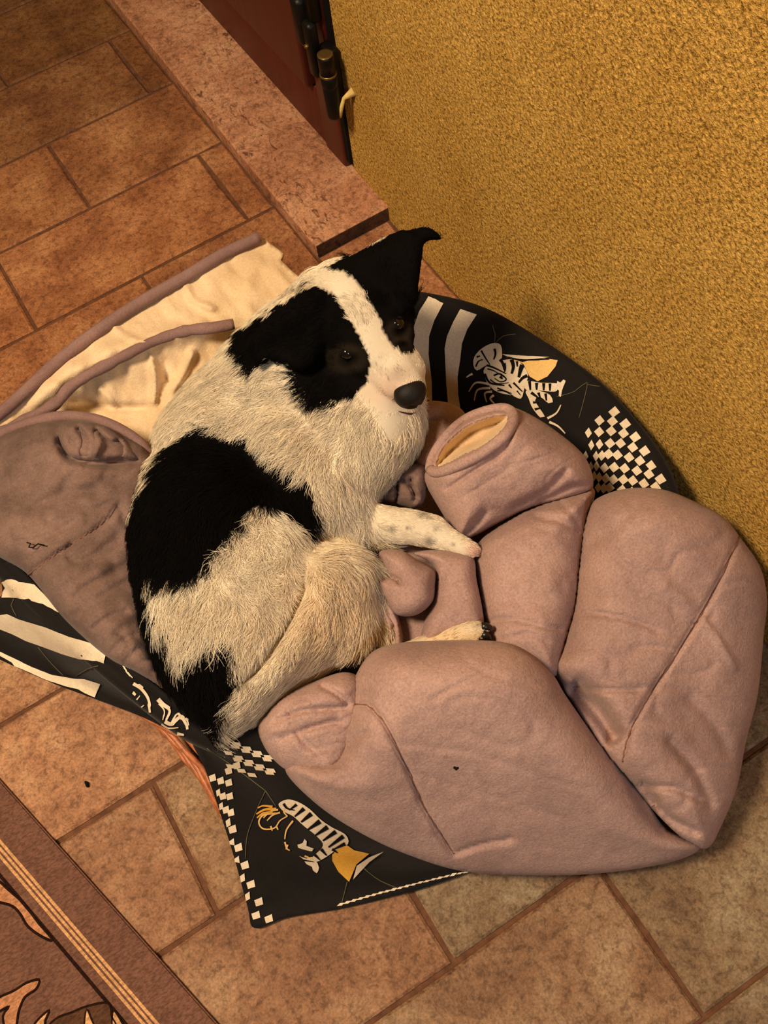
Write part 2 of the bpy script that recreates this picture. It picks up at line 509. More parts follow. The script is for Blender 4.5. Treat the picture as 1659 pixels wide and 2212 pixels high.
# wall and door
DOOR_Y = float(PX(764, 356, WALL_X)[1])
wall = link('wall_right', box_mesh('wall_right', WALL_X, WALL_X + .2, -1.2, DOOR_Y, -.02, 2.5), m_wall, smooth=False)
wall['kind'] = 'structure'; wall['label'] = 'rough ochre yellow stucco wall beside the door'
door = bpy.data.objects.new('door_1', None); col.objects.link(door)
door.location = (WALL_X, DOOR_Y + .3, .026); door['kind'] = 'structure'; door['label'] = 'dark red-brown wooden door in its frame on the threshold'
ZB = .028
def part(name, me, mat, parent, smooth=True):
    o = link(name, me, mat, None, smooth); setp(o, parent); return o
ST0 = DOOR_Y + .012; ST1 = DOOR_Y + .078
part('gasket', box_mesh('gasket', WALL_X - .006, WALL_X + .06, DOOR_Y + .0005, ST0, ZB + .012, 2.15), m_gasket, door, False)
part('frame_stile', box_mesh('frame_stile', WALL_X - .012, WALL_X + .05, ST0, ST1, ZB, 2.15, .004), m_wood, door)
part('gap_strip', box_mesh('gap_strip', WALL_X - .004, WALL_X + .05, ST1, ST1 + .014, ZB + .11, 2.14), m_gasket, door, False)
part('bottom_rail', box_mesh('bottom_rail', WALL_X - .008, WALL_X + .05, ST1, 2.9, ZB, ZB + .115, .004), m_wood, door)
part('leaf', box_mesh('leaf', WALL_X - .022, WALL_X + .04, ST1 + .014, 2.9, ZB + .118, 2.14, .005), m_wood, door)

# hinge: a barrel of knuckles on a plate, pin cap on top, plaster smeared on its foot
hb = PX(722, 250, WALL_X - .03); ht = PX(704, 120, WALL_X - .03)
hy = float((hb[1] + ht[1]) / 2); hz0 = float(hb[2]); hz1 = float(ht[2])
def lathe(name, prof, ns=20):
    V = []; F = []
    for (r, z) in prof:
        for k in range(ns): V.append((r * math.cos(2 * math.pi * k / ns), r * math.sin(2 * math.pi * k / ns), z))
    n = len(prof)
    for i in range(n - 1):
        for k in range(ns): F.append((i * ns + k, i * ns + (k + 1) % ns, (i + 1) * ns + (k + 1) % ns, (i + 1) * ns + k))
    F.append(tuple(range(ns))[::-1]); F.append(tuple((n - 1) * ns + k for k in range(ns)))
    return mesh_of(name, V, F)
hin = bpy.data.objects.new('hinge', None); col.objects.link(hin)
hin.location = (WALL_X - .03, hy, hz0); setp(hin, door)
hin.matrix_parent_inverse = Matrix.Translation(door.location).inverted()
HX = WALL_X - .03; L = hz1 - hz0
def hpart(name, me, mat, loc=None):
    o = link(name, me, mat); o.parent = hin
    if loc is None: o.matrix_parent_inverse = Matrix.Translation(hin.location).inverted()
    else: o.location = loc
    return o
R1 = .0125
hpart('lower_knuckle', lathe('k', [(R1 * .55, -.002), (R1 * .9, .002), (R1, .006), (R1, L * .52), (R1 * .93, L * .53)]), m_iron, (0, 0, 0))
hpart('middle_knuckle', lathe('k', [(R1 * 1.06, L * .535), (R1 * 1.08, L * .55), (R1 * 1.08, L * .68), (R1, L * .69)]), m_iron, (0, 0, 0))
hpart('knuckle_ring', lathe('k', [(R1 * .9, L * .69), (R1 * 1.1, L * .695), (R1 * 1.1, L * .72), (R1 * .9, L * .725)]), m_brass, (0, 0, 0))
hpart('upper_knuckle', lathe('k', [(R1 * 1.02, L * .727), (R1 * 1.02, L * .97), (R1 * .95, L), (R1 * .7, L * 1.002), (R1 * .65, L * .97), (.0005, L * .965)]), m_iron, (0, 0, 0))
hpart('cap_rim', lathe('k', [(R1 * .72, L * .998), (R1 * .98, L * .999), (R1 * .98, L * 1.01), (R1 * .72, L * 1.012)]), m_brass, (0, 0, 0))
hpart('wall_plate', box_mesh('p', WALL_X - .022, WALL_X - .004, hy + .004, hy + .034, hz0 + .02, hz1 - .004, .003), m_iron)
hpart('hinge_leaf', box_mesh('p', WALL_X - .04, WALL_X - .022, hy + .026, hy + .050, hz0 + .055, hz1 + .035, .006), m_iron)
hpart('hinge_arm', box_mesh('p', WALL_X - .043, WALL_X - .02, hy + .046, hy + .074, hz0 + .10, hz1 + .065, .008), m_iron)
hpart('cover_strip', box_mesh('p', WALL_X - .030, WALL_X - .010, hy + .030, hy + .052, hz1 + .03, 1.2, .004), m_iron)
hpart('screw', lathe('k', [(.004, 0), (.0045, .003), (.002, .005)], 10), m_brass, (-.012, .035, L * .98))
hpart('plaster_smear', mesh_of('p', *tube_geo([(HX + .004, hy - .011, hz0 + .004), (HX + .008, hy - .0125, hz0 + .022), (HX + .014, hy - .013, hz0 + .036), (WALL_X + .001, hy - .018, hz0 + .044)], [.0022, .0034, .0030, .0075], 8)), m_plaster)

# ------------------------------------------------------------------ rug
rug = thing('rug', 'brown woven rug with three cream border stripes and leaf pattern', 'rug', tuple(P(100, 2100, 0)))
ra = P(0, 1685, .007)[:2]; rb = P(470, 2212, .007)[:2]
rd = (rb - ra) / np.linalg.norm(rb - ra); rn = np.array([rd[1], -rd[0]])
if rn[0] > 0: rn = -rn
def RW(s, t, z): q = ra + rd * s + rn * t; return (q[0], q[1], z)
def rug_strip(name, t0, t1, z0, z1, mat, s0=-.42, s1=.9, bev=.0):
    V = [RW(s0, t0, z0), RW(s1, t0, z0), RW(s1, t1, z0), RW(s0, t1, z0), RW(s0, t0, z1), RW(s1, t0, z1), RW(s1, t1, z1), RW(s0, t1, z1)]
    me = mesh_of(name, V, [(3, 2, 1, 0), (4, 5, 6, 7), (0, 1, 5, 4), (1, 2, 6, 5), (2, 3, 7, 6), (3, 0, 4, 7)])
    bm = bmesh.new(); bm.from_mesh(me); bmesh.ops.recalc_face_normals(bm, faces=bm.faces)
    if bev: bmesh.ops.bevel(bm, geom=list(bm.edges), offset=bev, segments=2, affect='EDGES')
    bm.to_mesh(me); bm.free()
    o = link(name, me, mat, None, False); setp(o, rug); return o
rug_strip('pile', 0, .8, .0008, .007, m_rug, bev=.002)
def rug_t(x, y):
    w = P(x, y, .007)[:2] - ra; return float(w @ rn)
for (pa, pb) in (((0, 1812), (0, 1822)), ((0, 1828), (0, 1837)), ((0, 1844), (0, 1854))):
    rug_strip('border_stripe', rug_t(*pa), rug_t(*pb), .0069, .0074, m_rug_cream, -.40, .88)
rug_strip('border_line', rug_t(0, 1885), rug_t(0, 1897), .0069, .0074, m_rug_dark, -.40, .88)
def flat_poly(name, pix, z, mat, parent, step=8, smooth=True):
    ol = catmull(pix, step) if smooth else np.asarray(pix, float)
    v, f, nb = tri_region(ol, 14)
    W = P(v[:, 0], v[:, 1], np.full(len(v), z)); n = len(W)
    W2 = W.copy(); W2[:, 2] -= .0006
    ff = []
    for t in f:
        a, b, c = (W[i] for i in t)
        if np.cross(b - a, c - a)[2] < 0: t = t[::-1]
        ff.append(tuple(t))
    o = link(name, mesh_of(name, W, ff), mat); setp(o, parent); return o
def c6(p): s = 560 / 1659.; return [(x * s, 1600 + y * s) for x, y in p]
rpat = [
    (m_rug_tan, [(-40, 900), (0, 905), (50, 950), (130, 1020), (190, 1090), (250, 1170), (340, 1278), (270, 1255), (180, 1190), (130, 1110), (80, 1060), (0, 1035), (-40, 1040)]),
    (m_rug_tan, [(-60, 1680), (0, 1640), (90, 1600), (170, 1550), (250, 1530), (230, 1590), (160, 1640), (120, 1730), (100, 1830), (40, 1850), (20, 1760), (60, 1700), (0, 1730), (-60, 1760)]),
    (m_rug_cream, [(210, 1850), (240, 1790), (315, 1725), (290, 1790), (280, 1850)]),
    (m_rug_mid, [(330, 1850), (360, 1780), (460, 1740), (560, 1700), (690, 1680), (715, 1760), (720, 1850)]),
    (m_rug_cream, [(545, 1850), (555, 1720), (590, 1790), (610, 1850)]),
    (m_rug_cream, [(725, 1850), (730, 1730), (790, 1820), (800, 1850)]),
]
for mt, pl in rpat:
    q = c6(pl)
    flat_poly('leaf_pattern', q, .0072 + .00025 * rpat.index((mt, pl)), mt, rug)
    pts = catmull(q, 8); pts = np.vstack([pts, pts[:1]])
    tube('leaf_outline', P(pts[:, 0], pts[:, 1], np.full(len(pts), .0072)), .0016, m_rug_dark, rug, 6)

# ------------------------------------------------------------------ basket
rim_px = [(890, 640, .2), (1030, 672, .2), (1150, 738, .2), (1290, 838, .2), (1400, 972, .2), (1450, 1085, .2), (1470, 1250, .17), (1410, 1430, .12), (1290, 1570, .08), (1100, 1650, .065), (850, 1680, .075),
          (640, 1650, .13), (430, 1575, .2), (250, 1445, .2), (60, 1270, .2), (-50, 1150, .2), (-60, 1040, .2), (20, 945, .185), (170, 815, .175), (350, 710, .17), (560, 640, .17), (740, 620, .18)]
RZ = .20
rim_c = catmull(rim_px, 14)
RIM = P(rim_c[:, 0], rim_c[:, 1], rim_c[:, 2])
RZS = rim_c[:, 2] / RZ
CEN = RIM.mean(0)
tanv = np.roll(RIM, -1, 0) - np.roll(RIM, 1, 0); tanv /= np.linalg.norm(tanv, axis=1)[:, None]
INW = np.stack([-tanv[:, 1], tanv[:, 0], np.zeros(len(tanv))], 1)
sg = np.sign(((CEN - RIM) * INW).sum(1))[:, None]; INW = INW * sg
basket = thing('dog_basket', 'oval wicker dog basket lined with black zebra-print cloth, against the wall', 'basket', (CEN[0], CEN[1], 0))
nR = len(RIM)
def ring(inset, z): return np.stack([RIM[:, 0] + INW[:, 0] * inset, RIM[:, 1] + INW[:, 1] * inset, z * RZS], 1)
# wicker: stakes and canes weaving in and out of them, a base
NST = 44
arc = np.concatenate([[0], np.cumsum(np.linalg.norm(np.diff(RIM, axis=0), axis=1))]); per = arc[-1] + np.linalg.norm(RIM[0] - RIM[-1])
base_poly = ring(.045, .004); 
V = [tuple(p) for p in base_poly] + [(p[0], p[1], .012) for p in base_poly]
F = [tuple(range(nR))[::-1], tuple(range(nR, 2 * nR))] + [(i, (i + 1) % nR, nR + (i + 1) % nR, nR + i) for i in range(nR)]
setp(link('basket_base', mesh_of('b', V, F), m_wicker, None, False), basket)
for k in range(14):
    z = .012 + k * .0125
    ins = .034 - .026 * (z / .2)
    ph = 2 * math.pi * NST * arc / per / 2 + (math.pi if k % 2 else 0)
    r_ = ring(ins, z); r_[:, :2] -= INW[:, :2] * (np.sin(ph) * .004)[:, None]
    r_ = np.vstack([r_, r_[:1]])
    tube('cane', r_, .0058, m_wicker, basket, 6)
for s in range(NST):
    i = int(np.searchsorted(arc, per * s / NST)) % nR
    pts = [RIM[i] + INW[i] * (.034 - .026 * (z / .2)) + np.array([0, 0, (z - RZ) * RZS[i]]) for z in (.006, .06, .12, RZ - .012)]
    tube('stake', pts, .004, m_wicker, basket, 6)
for k, l in enumerate(([(290, 1528, .09), (345, 1560, .088), (405, 1600, .082), (450, 1650, .07), (490, 1720, .06)], [(300, 1540, .076), (350, 1575, .074), (400, 1622, .07), (440, 1672, .06), (480, 1740, .05)],
        [(310, 1540, .064), (360, 1588, .060), (410, 1640, .056), (448, 1700, .05), (480, 1760, .04)], [(330, 1556, .05), (375, 1608, .048), (420, 1662, .044), (455, 1715, .04), (490, 1775, .03)],
        [(340, 1560, .036), (385, 1622, .034), (425, 1676, .03), (460, 1730, .026), (500, 1790, .02)], [(320, 1548, .098), (370, 1580, .096), (425, 1612, .09), (470, 1660, .08)])):
    q = catmull([(x, y - 4, z) for x, y, z in l], 10, False); q[:, 1] += 3.5 * np.sin(q[:, 0] / 13 + k * 2.2); w_ = P(q[:, 0], q[:, 1], q[:, 2])
    tube('cane', w_, .0037, m_wicker, basket, 7)
# cloth liner: inside wall, over the rim, a little down the outside
prof = [(.19, .045), (.15, .055), (.115, .075), (.085, .105), (.058, .14), (.034, .17), (.014, .193), (.002, .203), (-.008, .203), (-.0145, .193), (-.016, .175), (-.013, .155), (-.008, .135)]
LV = []
for j, (ins, z) in enumerate(prof):
    rr = ring(ins, z)
    wv = .004 * vnoise(arc * 14, np.full(nR, j * .35), 4) * (1 if j < 6 else .3)
    rr[:, :2] -= INW[:, :2] * wv[:, None]
    LV.append(rr)
npf = len(prof); LVs = np.vstack(LV)
LF = []
for j in range(npf - 1):
    for i in range(nR):
        LF.append((j * nR + i, j * nR + (i + 1) % nR, (j + 1) * nR + (i + 1) % nR, (j + 1) * nR + i))
me = mesh_of('liner', LVs, LF)
bm = bmesh.new(); bm.from_mesh(me); bmesh.ops.recalc_face_normals(bm, faces=bm.faces)
fc = [f for f in bm.faces if f.calc_center_median().z > .2]
if sum(f.normal.z for f in fc) < 0: bmesh.ops.reverse_faces(bm, faces=bm.faces)
bm.to_mesh(me); bm.free()
liner = setp(link('liner', me, m_black), basket); liner['label'] = 'black zebra-print cloth liner'
drape = sheet('liner_drape', [(10, 1215, .205), (60, 1245, .212), (150, 1335, .212), (240, 1415, .212), (330, 1478, .212), (420, 1552, .20), (402, 1590, .14), (300, 1546, .11),
    (200, 1508, .09), (100, 1470, .08), (-10, 1420, .075), (-70, 1385, .08), (-60, 1290, .13), (0, 1290, .16), (3, 1250, .185)], m_black, basket, 9, .004, .004, 1 / 45., .6, 2.)
flap = sheet('liner_flap', [(412, 1558, .20), (470, 1575, .215), (560, 1575, .205), (640, 1640, .18), (760, 1720, .15), (880, 1790, .10), (1000, 1845, .03), (1040, 1868, .008), (1008, 1886, .008),
    (900, 1922, .008), (745, 1960, .008), (620, 1982, .008), (550, 2005, .008), (535, 1960, .014), (505, 1850, .05), (470, 1740, .09), (440, 1655, .13), (415, 1605, .16)], m_black, basket, 9, .004, .003, 1 / 70., -.4, 2.)
# pixel-space print laid onto the cloth
def bvh_of(objs):
    V = []; F = []
    for o in objs:
        k = len(V); V += [tuple(o.matrix_basis @ v.co) if o.parent is None else tuple(v.co) for v in o.data.vertices]
        F += [tuple(i + k for i in p.vertices) for p in o.data.polygons]
    return BVHTree.FromPolygons(V, F)
BV = bvh_of([liner, drape, flap])
O = Vector((0, 0, CAM_H))
def lay(pts, off):
    out = []
    D = ray(pts[:, 0], pts[:, 1])
    for d in D:
        d = Vector(d).normalized()
        hit, nrm, i, ds = BV.ray_cast(O, d)
        if hit is None: out.append(None); continue
        if nrm.dot(d) > 0: nrm = -nrm
        out.append(hit + nrm * off)
    return out
def decal(name, polys, mat, parent, off=.0011, step=10, smooth=False):
    off = off + .0007
    for pl in polys:
        ol = catmull(pl, 7) if smooth else catmull_lin(pl, 9)
        try: v, f, nb = tri_region(ol, step)
        except Exception: continue
        V = []; F = []; mp = {}
        for i, q in enumerate(lay(v, off)):
            if q is not None: mp[i] = len(V); V.append(q)
        for t in f:
            if all(i in mp for i in t):
                a, b, c = (V[mp[i]] for i in t)
                if (b - a).length > .05 or (c - a).length > .05: continue
                if (b - a).cross(c - a).dot(a - O) > 0: t = t[::-1]
                F.append(tuple(mp[i] for i in t))
        if F: setp(link(name, mesh_of(name, V, F), mat), parent)
def catmull_lin(pl, step):
    pl = np.asarray(pl, float); out = []
    for i in range(len(pl)):
        a, b = pl[i], pl[(i + 1) % len(pl)]
        m = max(1, int(np.hypot(*(b - a)) / step + .5))
        for k in range(m): out.append(a + (b - a) * k / m)
    return np.array(out)
def cvt(o, s): return lambda p: [(o[0] + x / s, o[1] + y / s) for x, y in p]
c3 = cvt((860, 560), 1659 / 640.); c5 = cvt((400, 1400), 1659 / 660.); c4 = cvt((0, 1180), 1659 / 480.); cck = cvt((1240, 700), 1659 / 419.)
def stroke(line, w0, w1=None):
    """a tapered brush stroke as a polygon"""
    l = catmull(line, 6, False) if len(line) > 2 else np.asarray(line, float)
    t = np.gradient(l, axis=0); t /= np.linalg.norm(t, axis=1)[:, None] + 1e-9
    nn = np.stack([-t[:, 1], t[:, 0]], 1); w = np.linspace(w0, w0 if w1 is None else w1, len(l))[:, None]
    return [tuple(p) for p in np.vstack([l + nn * w, (l - nn * w)[::-1]])]
for s_ in ([(170, 212), (255, 246), (205, 340), (175, 430), (172, 530), (190, 680), (192, 800), (150, 770), (80, 500), (92, 370), (120, 290)],
           [(350, 278), (443, 310), (390, 390), (360, 470), (350, 560), (335, 660), (340, 760), (358, 880), (285, 850), (272, 700), (262, 500), (275, 430), (310, 350)]):
    decal('white_stripe', [c3(s_)], m_white, liner)
for s_ in ([(-200, 290), (20, 262), (60, 245), (180, 270), (260, 290), (330, 360), (400, 440), (490, 525), (450, 500), (330, 430), (220, 395), (140, 385), (20, 378), (-200, 400)],
           [(-200, 520), (0, 508), (60, 500), (150, 540), (350, 600), (520, 670), (700, 730), (780, 775), (797, 800), (780, 880), (700, 850), (600, 835), (480, 800), (330, 745), (200, 700), (100, 650), (0, 610), (-200, 560)],
           [(-200, 720), (0, 783), (100, 830), (250, 900), (400, 960), (560, 980), (640, 985), (755, 1020), (715, 1130), (640, 1100), (590, 1070), (500, 1050), (350, 1000), (200, 932), (0, 855), (-200, 790)]):
    decal('white_stripe', [c4(s_)], m_white, drape, .0013)
# striped animal prints: pale shapes, then dark stripes over them
decal('animal_print', [c3(p) for p in (
    [(430, 545), (470, 500), (530, 470), (578, 480), (582, 560), (540, 600), (500, 592), (445, 622), (425, 590)],
    [(490, 605), (560, 572), (640, 560), (700, 590), (732, 650), (718, 690), (705, 745), (690, 780), (640, 762), (560, 742), (510, 702), (485, 645)],
    [(710, 680), (800, 690), (870, 692), (900, 700), (890, 738), (800, 735), (720, 730)],
    [(720, 735), (800, 738), (855, 760), (870, 800), (845, 805), (800, 770), (770, 790), (825, 880), (800, 885), (755, 830), (735, 780)],
    [(895, 680), (912, 690), (930, 672), (942, 680), (930, 710), (920, 740), (915, 770), (903, 765), (905, 735), (892, 720)])], m_white, liner, .0012, 8, True)
decal('animal_print', [c3(stroke(l, 7, 3)) for l in (
    [(520, 700), (440, 690), (400, 740)], [(520, 720), (450, 730), (430, 790)], [(530, 740), (490, 750), (500, 800)], [(540, 760), (520, 780), (545, 810)],
    [(420, 640), (400, 650), (385, 660)], [(840, 890), (890, 860), (915, 815)], [(850, 910), (900, 935), (940, 975)])], m_white, liner, .0012, 8)
decal('wing_print', [c3([(610, 548), (700, 575), (740, 565), (820, 556), (897, 565), (885, 600), (840, 655), (785, 682), (740, 655), (705, 585)])], m_pale, liner, .0013)
decal('wing_print', [c3([(585, 530), (690, 538), (850, 548), (790, 556), (690, 560), (620, 545)])], m_white, liner, .0015)
decal('print_outline', [c3(stroke(l, w, w * .5)) for l, w in (
    ([(575, 560), (590, 580), (600, 620)], 9), ([(640, 560), (650, 600), (640, 640)], 12), ([(700, 590), (690, 620), (680, 660)], 14), ([(728, 650), (700, 665), (680, 690)], 10),
    ([(500, 592), (540, 605), (610, 640)], 6), ([(490, 640), (520, 690), (600, 705)], 7), ([(540, 650), (575, 640), (610, 670), (580, 685), (545, 665)], 5),
    ([(545, 500), (550, 530), (540, 560)], 7), ([(470, 510), (500, 560), (520, 590)], 5), ([(740, 680), (745, 730)], 9), ([(780, 690), (780, 730)], 9), ([(820, 692), (820, 733)], 9), ([(855, 694), (855, 735)], 8),
    ([(750, 745), (790, 775)], 9), ([(790, 745), (800, 775)], 8), ([(830, 750), (835, 790)], 8), ([(760, 800), (790, 800)], 7), ([(770, 840), (805, 830)], 7), ([(560, 720), (640, 750)], 5), ([(650, 690), (700, 740)], 6),
    ([(620, 548), (700, 562), (850, 560)], 5), ([(575, 655), (590, 668)], 9), ([(505, 612), (545, 625), (600, 660)], 4), ([(520, 672), (560, 695), (625, 690)], 4), ([(560, 735), (600, 738), (650, 765)], 4), ([(440, 600), (455, 570), (480, 560)], 5), ([(445, 545), (465, 540)], 6),
    ([(600, 580), (605, 610), (600, 630)], 7), ([(670, 570), (672, 600)], 7), ([(625, 700), (640, 720)], 6), ([(670, 735), (690, 760)], 4))], m_ink, liner, .0019, 8)
ck = []
for (x, y) in ((345, 755), (225, 825), (335, 832), (440, 858), (130, 930), (222, 922), (325, 915), (430, 935), (525, 970), (155, 1035), (225, 1028), (315, 1020), (405, 1020), (508, 1055), (605, 1090), (105, 1130), (195, 1130), (245, 1125), (302, 1112), (378, 1120), (478, 1140), (570, 1170), (665, 1212),
               (150, 1220), (200, 1215), (268, 1230), (350, 1225), (440, 1235), (545, 1255), (648, 1285), (742, 1330), (180, 1300), (222, 1310), (280, 1320), (345, 1330), (430, 1330), (510, 1340), (605, 1365), (705, 1395), (215, 1400), (262, 1405), (310, 1400), (420, 1420), (500, 1440)):
    hx = 47 if x > 300 else 26 + max(0, x - 190) * .19
    if y < 960: hx = max(hx, 44 if x > 150 else 30)
    hy_ = 46; sk = .22 * max(0, x - 250) / 400. * 46
    ck.append(cck([(x - hx, y - 2 - sk * .3), (x + hx * .1, y - hy_), (x + hx, y + 4 + sk), (x - hx * .1, y + hy_)]))
decal('checker_print', ck, m_white, liner, .0012, 10)
# print on the front flap
fl = []
for (x, y) in ((150, 700), (195, 715), (240, 660), (285, 630), (240, 725), (245, 800), (205, 800), (180, 780), (250, 890), (222, 875), (195, 855), (258, 980), (290, 1080), (325, 1175), (357, 1280), (400, 1375), (385, 1450), (455, 1470), (340, 1345), (312, 1245), (283, 1150), (255, 1055), (235, 945)):
    w = 24 if y > 900 else 21
    thin = .6 if (x, y) in ((340, 1345), (312, 1245), (283, 1150), (255, 1055), (235, 945), (195, 855), (180, 780)) else 1
    fl.append(c5([(x - w * thin, y - 10), (x + w * .7 * thin, y - w - 3), (x + w * thin, y + 12), (x - w * .6 * thin, y + w)]))
for i in range(5):
    for j in range(5):
        x = 222 + 58 * i + 22 * j + (29 if j % 2 else 0) - 29 * (j // 2); y = 490 + 24 * i + 36 * j
        if 195 < x < 470 and y < 690 and x > 190 + (y - 490) * .25: fl.append(c5([(x - 27, y - 12), (x + 16, y - 8), (x + 28, y + 13), (x - 16, y + 9)]))
for i in range(20):
    t = i / 19; x = 845 + 680 * t; y = 1398 - 180 * t - 8 * math.sin(t * 3)
    fl.append(c5([(x - 20, y + 3), (x - 4, y - 12), (x + 22, y - 14), (x + 6, y + 1)]))
decal('checker_print', fl, m_white, flap, .0013, 10)
decal('animal_print', [c5(p) for p in (
    [(512, 840), (560, 815), (620, 830), (680, 868), (740, 925), (800, 965), (872, 1005), (885, 1055), (820, 1090), (760, 1130), (715, 1152), (690, 1132), (750, 1065), (715, 1012), (645, 955), (590, 905), (540, 880)],
    [(612, 1060), (640, 1050), (650, 1028), (662, 1040), (660, 1065), (700, 1080), (690, 1095), (645, 1085), (615, 1075)],
    [(620, 1120), (660, 1135), (690, 1125), (720, 1160), (728, 1185), (715, 1215), (695, 1200), (690, 1180), (660, 1165), (640, 1135)])], m_white, flap, .0013, 8, True)
decal('feather_print', [c5(stroke(l, w, w * .4)) for l, w in (
    ([(500, 868), (440, 870), (392, 895)], 9), ([(480, 855), (430, 850), (400, 862)], 7), ([(480, 885), (430, 890), (395, 915)], 8))], m_gold, flap, .0014, 8)
decal('animal_print', [c5(stroke(l, 5, 3)) for l in (
    [(500, 890), (430, 900), (405, 940), (430, 975), (490, 970), (520, 930), (560, 905)], [(590, 930), (555, 980), (545, 1030)], [(545, 1045), (555, 1080), (570, 1090)], [(500, 960), (510, 980)], [(470, 960), (478, 985)], [(510, 870), (470, 880), (430, 915)], [(520, 885), (480, 900), (450, 930)], [(555, 850), (540, 880), (560, 905)], [(560, 1060), (550, 1085)], [(650, 1120), (700, 1140)])], m_pale, flap, .0014, 8)
decal('wing_print', [c5([(800, 1112), (830, 1082), (880, 1060), (920, 1088), (1000, 1106), (930, 1165), (890, 1262), (832, 1205), (800, 1145)])], m_gold, flap, .0016)
decal('wing_print', [c5([(932, 1172), (1000, 1125), (1078, 1094), (1000, 1152), (912, 1248)])], m_white, flap, .0017)
decal('print_outline', [c5(stroke(l, w, w * .35)) for l, w in (
    ([(610, 840), (570, 870)], 8), ([(650, 862), (600, 905)], 11), ([(690, 890), (635, 935)], 13), ([(735, 930), (670, 975)], 13), ([(775, 960), (710, 1005)], 13), ([(820, 985), (750, 1035)], 12), ([(860, 1010), (780, 1070)], 12),
    ([(870, 1050), (810, 1080)], 10), ([(800, 1080), (830, 1100)], 8), ([(740, 1080), (770, 1115)], 9), ([(705, 1110), (735, 1140)], 8), ([(540, 835), (560, 860), (600, 870)], 7), ([(640, 1140), (700, 1150)], 5))], m_ink, flap, .0021, 8)
# small animal print on the left drape
decal('animal_print', [c4(stroke(l, w, w * .6)) for l, w in (
    ([(1000, 1030), (1060, 1070), (1110, 1140), (1130, 1235)], 13), ([(1000, 1090), (1020, 1110)], 5), ([(1030, 1140), (1050, 1120)], 5), ([(1065, 1195), (1085, 1180)], 5),
    ([(1180, 1150), (1220, 1190), (1270, 1230), (1250, 1290)], 12), ([(1240, 1300), (1290, 1320), (1350, 1280), (1390, 1330), (1400, 1370)], 15), ([(1180, 1330), (1230, 1340), (1250, 1360)], 13), ([(1330, 1390), (1380, 1400)], 12), ([(1190, 1180), (1230, 1230), (1225, 1290)], 6), ([(1280, 1330), (1320, 1260), (1345, 1270)], 8), ([(1215, 1320), (1270, 1350), (1340, 1345)], 6), ([(1350, 1290), (1395, 1300), (1410, 1340)], 7), ([(925, 890), (960, 940), (1000, 980)], 6))], m_white, drape, .0014, 8)
def thread(pix, parent, r=.0006):
    l = catmull(pix, 14, False); w = [q for q in lay(l, .0012) if q is not None]
    if len(w) > 2: tube('quilting_thread', np.array([tuple(q) for q in w]), r, m_thread, parent, 5)
for l in ([(530, 370), (545, 420), (540, 470)], [(545, 470), (590, 430), (660, 420)], [(890, 770), (990, 740), (1060, 690), (1040, 800), (1015, 890)], [(1060, 700), (1130, 715)]): thread(c3(l), liner)
for l in ([(120, 540), (240, 620), (440, 770)], [(440, 770), (390, 880), (340, 1010), (328, 1140)], [(440, 770), (500, 860)], [(970, 1190), (1060, 1260), (1170, 1308)], [(880, 1265), (850, 1390)]): thread(c5(l), flap)
for l in ([(290, 750), (380, 860), (480, 965)], [(570, 965), (660, 910), (740, 890)], [(110, 390), (90, 440), (130, 520)]): thread(c4(l), drape)

# ------------------------------------------------------------------ comforter
quilt = thing('comforter', 'puffy mauve comforter with cream lining bunched up in the basket', 'comforter', (CEN[0], CEN[1], .06))
# mattress layer in the bottom of the basket
lobe('under_layer', [(330, 830, .10), (600, 740, .10), (830, 800, .09), (960, 900, .085), (1180, 1000, .09), (1340, 1120, .10), (1380, 1350, .10), (1200, 1560, .10), (900, 1640, .10), (640, 1600, .11), (450, 1480, .12), (260, 1330, .11), (120, 1150, .11), (150, 950, .11)],
     .05, .035, 90, m_quilt, quilt, step=16, wrinkle=.008)
# cream lining draped over the back of the basket
sheet('cream_lining', [(556, 516, .235), (585, 528, .232), (612, 548, .23), (606, 560, .23), (625, 580, .228), (680, 640, .22), (690, 760, .19), (560, 860, .17), (400, 960, .16), (330, 990, .15), (200, 940, .17), (60, 960, .19), (-60, 980, .2),
    (-100, 960, .22), (0, 895, .225), (90, 815, .225), (200, 725, .23), (330, 640, .23), (450, 570, .235)], m_cream, quilt, 7, .006, .0055, 1 / 36., .9, 1.8,
    creases=[([(60, 880), (160, 800), (300, 740), (420, 715), (500, 700)], 22, -.016), ([(325, 760), (335, 820), (330, 880)], 7, -.012), ([(420, 750), (400, 800), (370, 850)], 8, -.012), ([(355, 770), (362, 830)], 7, .008),
             ([(240, 700), (280, 730), (330, 745)], 7, -.008), ([(400, 610), (420, 650), (470, 670)], 8, -.008), ([(150, 860), (240, 880), (330, 880)], 8, .01), ([(210, 835), (235, 860), (250, 885)], 6, -.008)], seed=5)
pp = catmull([(560, 513, .242), (480, 550, .243), (400, 598, .242), (300, 655, .24), (200, 722, .238), (120, 785, .236), (50, 850, .234), (0, 893, .232), (-100, 965, .23)], 14, False)
tube('piping', P(pp[:, 0], pp[:, 1], pp[:, 2]), .0082, m_pipe, quilt, 10)
pp = catmull([(505, 700, .232), (460, 708, .236), (400, 715, .238), (330, 738, .238), (270, 768, .237), (200, 805, .234), (150, 838, .231), (120, 872, .228), (60, 905, .226), (0, 935, .222), (-80, 965, .22)], 12, False)
wob = .0015 * vnoise(pp[:, 0] / 18, pp[:, 1] / 18, 3)
tube('piping', P(pp[:, 0], pp[:, 1], pp[:, 2]), .0078 + wob, m_pipe, quilt, 10)
